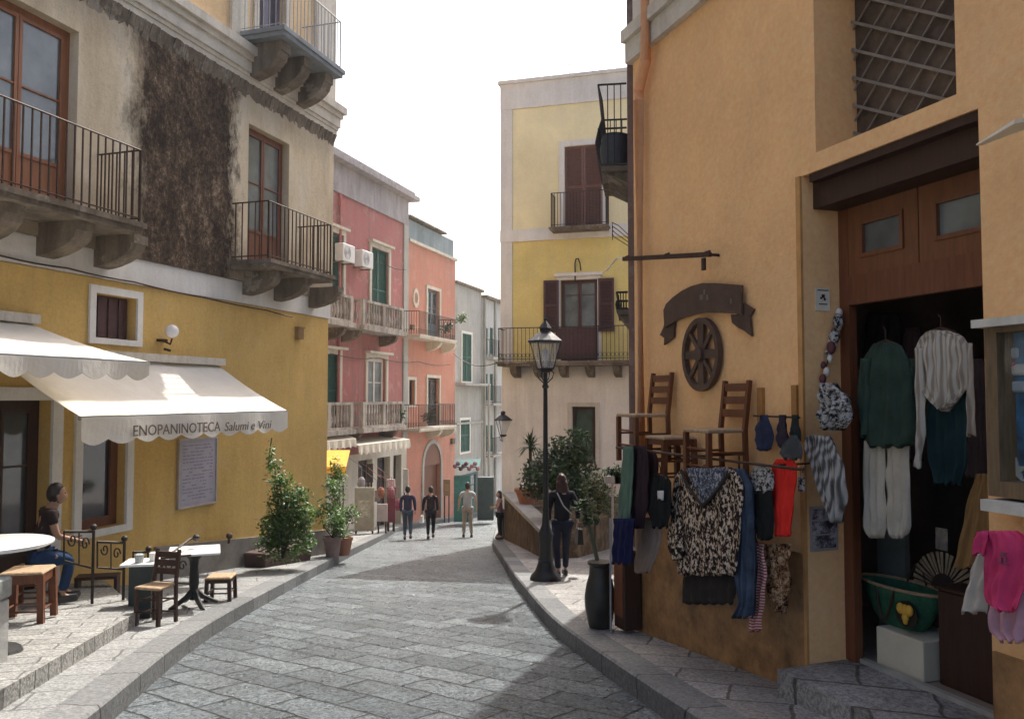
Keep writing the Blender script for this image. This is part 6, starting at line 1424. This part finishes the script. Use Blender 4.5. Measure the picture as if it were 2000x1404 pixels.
# small balcony plants and cables on the far facades
for i, (x, y, off, nm) in enumerate(((900, 622, .7, "green plant spilling over the upper balcony of the salmon building"), (870, 640, .6, "dark potted plant at the middle of the upper salmon balcony"), (775, 812, .7, "small plant on the lower stone balcony of the pink building"), (835, 815, .6, "small plant on the lower iron balcony of the salmon building"))):
    s_, z = PW.hit(x, y, off); c = PW.w(s_, off, z); plant("balcony_plant", nm, "plant", c-Vector((0, 0, .25)), [(c, (.3, .2, .22)), (c+Vector((.15, 0, .1)), (.2, .2, .2))], 260, .11, M['leaf'] if i == 0 else M['leafd'], 70+i, 2, .01, "plants on the far balconies")
for (x0, y0, x1, y1, nm) in ((642, 478, 792, 527, "upper cable sagging along the pink facade under the air conditioners"), (645, 690, 880, 712, "lower cable strung along the pink and salmon facades")):
    a, z0 = PW.hit(x0, y0, .1); b, z1 = PW.hit(x1, y1, .1); mb = MB(PW.M); mb.tube([(a+(b-a)*k/12, .1, z0+(z1-z0)*k/12-.10*math.sin(math.pi*(k % 4)/4)) for k in range(13)], .014, 4); single(mb, "facade_cable", M['iron'], nm, "cable")
for x, y, sz in ((884, 862, .16), (805, 640, .12)):
    s_, z = PW.hit(x, y, .05); mb = MB(PW.M); mb.box(s_-sz, s_+sz, .002, .12, z-sz*.7, z+sz*.7); mb.box(s_-sz-.02, s_+sz+.02, .002, .15, z+sz*.7+.001, z+sz*.7+.03); single(mb, "meter_box", M['greyc'], ("dark meter box high on the salmon wall right of the arched doorway", "small dark meter box between the pink and salmon upper balconies")[sz < .15], "box")
# ================= people =================
def skinmesh(J, E, sub=1):
    names = list(J); me = bpy.data.meshes.new("sk"); me.from_pydata([J[k][0] for k in names], [(names.index(a), names.index(b)) for a, b in E], [])
    o = bpy.data.objects.new("sk", me); COL.objects.link(o); md = o.modifiers.new("s", 'SKIN'); md.use_smooth_shade = True; md.branch_smoothing = .3
    for i, k in enumerate(names):
        r = J[k][1]; r = r if isinstance(r, tuple) else (r, r); me.skin_vertices[0].data[i].radius = r; me.skin_vertices[0].data[i].use_root = (i == 0)
    if sub: sb = o.modifiers.new("u", 'SUBSURF'); sb.levels = sub
    bpy.context.view_layer.update(); out = bpy.data.meshes.new_from_object(o.evaluated_get(bpy.context.evaluated_depsgraph_get())); bpy.data.objects.remove(o); return out
def person(label, loc, rot, H, pose, skin_c, top_c, leg_c, hair_c, hairlen=0, sleeve=.5, shoe_c=(.03, .03, .03), fem=False, extra=None, group=None, shorts=False):
    k = H/1.72; T = thing0("person", label, "person", loc, rot, group)
    V = lambda x, y, z: Vector((x*k, y*k, z*k)); sw_ = .165 if fem else .19
    P_ = dict(pel=V(0, 0, .93), spi=V(0, 0, 1.10), che=V(0, .0, 1.30), nec=V(0, .01, 1.47), hea=V(0, .025, 1.56),
              shL=V(-sw_, 0, 1.41), elL=V(-.23, -.03, 1.13), wrL=V(-.22, .05, .89), shR=V(sw_, 0, 1.41), elR=V(.23, -.03, 1.13), wrR=V(.22, .05, .89),
              hiL=V(-.09, 0, .89), knL=V(-.10, .02, .49), anL=V(-.10, -.02, .09), hiR=V(.09, 0, .89), knR=V(.10, .02, .49), anR=V(.10, -.02, .09))
    for a, b in pose.items():
        if a[0] != '_': P_[a] = V(*b)
    r = dict(pel=(.13*k, .10*k), spi=(.115*k, .09*k), che=(.14*k, .10*k), nec=.062*k, hea=.066*k, sh=.058*k, el=.042*k, wr=.027*k, hi=.085*k, kn=.055*k, an=.036*k)
    J = {n: (P_[n], r[n]) for n in ('pel', 'spi', 'che', 'nec', 'hea')}; E = [('pel', 'spi'), ('spi', 'che'), ('che', 'nec'), ('nec', 'hea')]
    for s_ in 'LR':
        for n in ('sh', 'el', 'wr', 'hi', 'kn', 'an'): J[n+s_] = (P_[n+s_], r[n])
        E += [('che', 'sh'+s_), ('sh'+s_, 'el'+s_), ('el'+s_, 'wr'+s_), ('pel', 'hi'+s_), ('hi'+s_, 'kn'+s_), ('kn'+s_, 'an'+s_)]
        fd = (P_['wr'+s_]-P_['el'+s_]).normalized(); sg = -1 if s_ == 'L' else 1
        side = fd.cross(Vector((sg, 0, 0))); side = side.normalized() if side.length > .1 else Vector((0, 1, 0)); pn = fd.cross(side).normalized()
        pc = P_['wr'+s_]+fd*.06*k; J['pa'+s_] = (pc, (.034*k, .018*k)); E.append(('wr'+s_, 'pa'+s_))
        for i, L in enumerate((.070, .078, .073, .058)):
            b0 = pc+fd*.035*k+side*(.027-.018*i)*k; b1 = b0+fd*L*.5*k+pn*.008*k*sg; b2 = b0+fd*L*.9*k+pn*.028*k*sg
            J['f%d%sa' % (i, s_)] = (b0, .009*k); J['f%d%sb' % (i, s_)] = (b1, .008*k); J['f%d%sc' % (i, s_)] = (b2, .007*k); E += [('pa'+s_, 'f%d%sa' % (i, s_)), ('f%d%sa' % (i, s_), 'f%d%sb' % (i, s_)), ('f%d%sb' % (i, s_), 'f%d%sc' % (i, s_))]
        b0 = pc-fd*.005*k+side*.035*k; J['t'+s_+'a'] = (b0, .011*k); J['t'+s_+'b'] = (b0+fd*.04*k+side*.02*k, .009*k); E += [('pa'+s_, 't'+s_+'a'), ('t'+s_+'a', 't'+s_+'b')]
        toe = P_['an'+s_]+V(0, .12, -.055); J['to'+s_] = (toe, (.036*k, .025*k)); E.append(('an'+s_, 'to'+s_))
    body = skinmesh(J, E); mb = MB(); mb.mesh(body); bpy.data.meshes.remove(body)
    hc = P_['hea']+V(0, .01, .055); nod = pose.get('_nod', 0)
    def hf(p, d):
        if d.y > 0: p.y += .018*k*max(0, 1-abs(d.x)*5)*max(0, 1-abs(d.z+.08)*4)   # nose
        if d.z < -.2: p.x *= 1+.35*(d.z+.2)*.9; p.y += .012*k if d.y > 0 else 0      # jaw and chin
        if d.y > .5 and abs(d.z-.08) < .16 and .2 < abs(d.x) < .6: p.y -= .008*k      # eye sockets
        return p
    mb.ball(hc, .076*k, .094*k, .118*k, 20, 14, hf)
    for sg in (-1, 1): mb.ball(hc+V(sg*.077, -.005, -.01), .012*k, .02*k, .032*k, 6, 5)
    mb.build("body", plain("skin %.2f" % skin_c[0], skin_c, .55, .06, bump=0), T, smooth=True)
    for sg in (-1, 1): m = MB(); m.ball(hc+V(sg*.03, .078, .012), .011*k, .008*k, .008*k, 6, 5); m.build("eye", M['dark'], T, smooth=True)
    m = MB(); m.ball(hc+V(0, .086, -.062), .024*k, .008*k, .008*k, 8, 5); m.build("mouth", plain("lips", (.35, .12, .10), .5), T, smooth=True)
    # hair: cap behind and above the hairline
    def hr(p, d):
        if d.y > .3 and d.z < .35: p *= .82
        elif d.z < -.45: p.x *= .85; p.z *= 1.05
        return p
    m = MB(); m.ball(hc+V(0, -.014, .014), .084*k, .098*k, .122*k, 26, 18, hr)
    rh = random.Random(int(H*100)+len(label))
    m.v = [v+Vector((rh.gauss(0, 1), rh.gauss(0, 1), rh.gauss(0, 1)))*.0035*k for v in m.v]
    if hairlen:
        n_ = 10; prev = []
        for j in range(6):
            f_ = j/5; zc = .02-f_*hairlen/k; ww = .085+.03*math.sin(f_*2.6); prev.append([hc+V(ww*math.cos(math.pi*(i/(n_-1))*1.15+math.pi*.925)*1.0, -.03-.075*abs(math.sin(math.pi*(i/(n_-1))))-.01*f_, zc) for i in range(n_)]+[hc+V(ww*.8*math.cos(math.pi*(1-i/(n_-1))*1.15+math.pi*.925), -.01-.03*abs(math.sin(math.pi*(i/(n_-1)))), zc) for i in range(n_)])
        vs = [p for ring_ in prev for p in ring_]; q = 2*n_; m.add(vs, [(j*q+i, j*q+(i+1) % q, (j+1)*q+(i+1) % q, (j+1)*q+i) for j in range(5) for i in range(q)]+[tuple(range(q)), tuple(range(5*q, 6*q))])
    m.build("hair", plain("hair %.3f" % hair_c[0], hair_c, .5, .3, 30, stretch=(1, 1, .1)), T, smooth=True)
    # clothes
    g = 1.16
    Jt = {'pel': (P_['pel'].lerp(P_['spi'], -.35 if '_seat' not in pose else .0), (.172*k, .145*k)), 'spi': (P_['spi'], (.145*k, .118*k)), 'che': (P_['che'], (.168*k, .125*k)), 'up': (P_['che'].lerp(P_['nec'], .5), (.135*k, .095*k)), 'nc': (P_['che'].lerp(P_['nec'], .86), (.072*k, .072*k))}; Et = [('pel', 'spi'), ('spi', 'che'), ('che', 'up'), ('up', 'nc')]
    for s_ in 'LR':
        Jt['sh'+s_] = (P_['sh'+s_], .078*k); Et.append(('up', 'sh'+s_))
        if sleeve <= 1: Jt['e'+s_] = (P_['sh'+s_].lerp(P_['el'+s_], max(.35, sleeve)), .060*k); Et.append(('sh'+s_, 'e'+s_))
        else: Jt['e'+s_] = (P_['el'+s_], .056*k); Jt['w'+s_] = (P_['el'+s_].lerp(P_['wr'+s_], .92), .042*k); Et += [('sh'+s_, 'e'+s_), ('e'+s_, 'w'+s_)]
    me = skinmesh(Jt, Et); m = MB(); m.mesh(me); m.build("shirt", cmat("shirt %.3f %.3f" % (top_c[0], top_c[1]), top_c, .2), T, smooth=True)
    Jl = {'pel': (P_['pel'].lerp(P_['spi'], .1), (.143*k, .112*k))}; El = []
    for s_ in 'LR':
        Jl['h'+s_] = (P_['hi'+s_], .112*k); Jl['k'+s_] = (P_['kn'+s_], .070*k); El += [('pel', 'h'+s_), ('h'+s_, 'k'+s_)]
        Jl['a'+s_] = (P_['kn'+s_].lerp(P_['an'+s_], .93), .056*k); El.append(('k'+s_, 'a'+s_))
    me = skinmesh(Jl, El); m = MB(); m.mesh(me); m.build("trousers", cmat("trousers %.3f %.3f" % (leg_c[0], leg_c[2]), leg_c, .2), T, smooth=True)
    for s_ in 'LR':
        m = MB(); an = P_['an'+s_]
        m.lathe([(.05*k, -.088*k), (.056*k, -.06*k), (.05*k, -.01*k)], an+V(0, .045, 0), 12, .85, 2.5); m.build("shoe", plain("shoe %.2f" % shoe_c[0], shoe_c, .5), T, smooth='auto')
    if extra: extra(T, P_, k, V)
    return T
# woman by the lamp, back view, carrying a bag
def bag(T, P_, k, V):
    m = MB(); m.hexa([P_['wrR']+V(*q) for q in ((-.03, -.10, -.42), (.08, -.10, -.42), (.08, .16, -.42), (-.03, .16, -.42), (-.01, -.09, -.16), (.06, -.09, -.16), (.06, .15, -.16), (-.01, .15, -.16))]); 
    m.tube([P_['wrR']+V(.025, -.05, -.16), P_['wrR']+V(0, .0, -.05), P_['wrR']+V(.025, .12, -.16)], .008, 5); m.build("bag", plain("black handbag", (.02, .02, .02), .4), T, bevel=.01)
    m = MB(); m.tube([P_['shL']+V(.06, -.09, .03), P_['che']+V(0, -.13, -.08), P_['spi']+V(.15, -.06, -.03)], .012, 5); m.build("strap", plain("pale strap", (.5, .48, .46), .6), T)
p = G(1098, 1126, SW); hH = P(1098, 928, p.y).z-p.z
person("woman with long auburn hair in dark clothes walking past the near street lamp", p, R(8), hH, dict(knL=(-.08, .10, .50), anL=(-.07, -.02, .10), knR=(.08, .06, .50), anR=(.09, .16, .09), elR=(.27, -.04, 1.14), wrR=(.30, .10, .95), elL=(-.24, .0, 1.13), wrL=(-.20, .12, .93)), (.45, .28, .2), (.018, .018, .024), (.022, .026, .042), (.055, .02, .014), .34, 2, fem=True, extra=bag)
# couple
p = G(796, 1054, 0); p2 = G(841, 1052, 0)
gA = "couple walking down the street"
person("walker in navy top and blue jeans, left one of the couple in the street", p, R(6), P(796, 950, p.y).z-p.z, dict(knL=(-.09, .10, .5), anL=(-.09, .05, .10), knR=(.09, .0, .49), anR=(.10, -.20, .17), wrR=(.24, .14, .92), wrL=(-.2, -.06, .9)), (.4, .26, .2), (.035, .035, .075), (.06, .09, .13), (.02, .015, .012), 0, 2, group=gA)
def wbag(T, P_, k, V):
    m = MB(); q = P_['wrL']; m.hexa([q+V(*v) for v in ((-.12, -.08, -.38), (.0, -.08, -.38), (.02, .12, -.38), (-.12, .12, -.38), (-.08, -.04, -.14), (.0, -.04, -.14), (.0, .08, -.14), (-.08, .08, -.14))]); m.tube([q+V(-.03, 0, -.14), q+V(0, .02, -.04)], .01); m.build("bag", plain("white carrier bag", (.75, .74, .72), .5), T)
person("walker in dark clothes carrying a white bag, right one of the couple in the street", p2, R(-4), P(841, 951, p2.y).z-p2.z, dict(knL=(-.09, .02, .5), anL=(-.08, -.05, .10), knR=(.07, .14, .51), anR=(.06, .14, .12), elL=(-.25, -.02, 1.13), wrL=(-.27, .06, .9), wrR=(.21, .12, .92)), (.4, .26, .2), (.025, .02, .03), (.02, .02, .028), (.03, .02, .015), 0, 2, extra=wbag, group=gA)
p = G(913, 1049, 0)
person("man in a white shirt and pale trousers walking in the sun in mid-street", p, R(4), P(913, 943, p.y).z-p.z, dict(knL=(-.10, .06, .5), anL=(-.12, .0, .10), knR=(.10, .04, .49), anR=(.13, -.03, .09), elL=(-.27, -.02, 1.15), wrL=(-.28, .1, .95), elR=(.27, -.02, 1.15), wrR=(.28, .1, .95)), (.42, .27, .19), (.40, .42, .43), (.34, .29, .24), (.03, .022, .018), 0, .6)
p = G(976, 1056, SW)
person("person in a dusty pink top standing at the right kerb by the far lamp", p+Vector((0.0, .3, 0)), R(100), P(976, 962, p.y).z-p.z, dict(elL=(-.2, .12, 1.15), wrL=(-.05, .25, 1.15), elR=(.2, .12, 1.15), wrR=(.05, .26, 1.12)), (.42, .27, .19), (.30, .18, .20), (.018, .018, .022), (.02, .015, .014), .12, .5, fem=True)
# seated man at the left
p = G(72, 1186, TH); p = Vector((p.x, p.y+.15, p.z)); k_ = 1.72
st_ = stool(p+Vector((-.16, .0, -.02)), R(10), .46, .36, "stool mostly hidden under the seated man in the doorway corner")
seat = dict(_seat=1, pel=(0, 0, .56), spi=(0, .04, .74), che=(0, .10, .94), nec=(0, .15, 1.10), hea=(0, .18, 1.18), shL=(-.18, .10, 1.04), shR=(.18, .10, 1.04), elL=(-.22, .16, .78), elR=(.22, .16, .78), wrL=(-.10, .38, .70), wrR=(.12, .38, .70),
            hiL=(-.09, .04, .53), hiR=(.09, .04, .53), knL=(-.11, .36, .48), knR=(.11, .34, .48), anL=(-.10, .30, .09), anR=(.10, .24, .09))
person("young man in dark T-shirt and jeans sitting beside the shop door", p+Vector((-.1, 0, 0)), R(-52), 1.72*1.0, seat, (.30, .17, .11), (.028, .018, .018), (.02, .045, .10), (.018, .013, .012), 0, .55)

# ================= thin volume added in place of lens glare over the far houses =================
hz = bpy.data.materials.new("thin haze"); hz.use_nodes = True; tt = hz.node_tree; tt.nodes.clear(); ou = tt.nodes.new("ShaderNodeOutputMaterial"); pv = tt.nodes.new("ShaderNodeVolumePrincipled")
pv.inputs["Color"].default_value = (.95, .97, 1, 1); pv.inputs["Density"].default_value = .0006; pv.inputs["Anisotropy"].default_value = .45; tt.links.new(pv.outputs[0], ou.inputs["Volume"])
mb = MB(); mb.box(-320, 320, -320, 420, -14, 22); o = mb.build("glare_haze", hz, loc=(0, 0, 0)); tag(o, kind="stuff"); SC.cycles.volume_bounces = 0
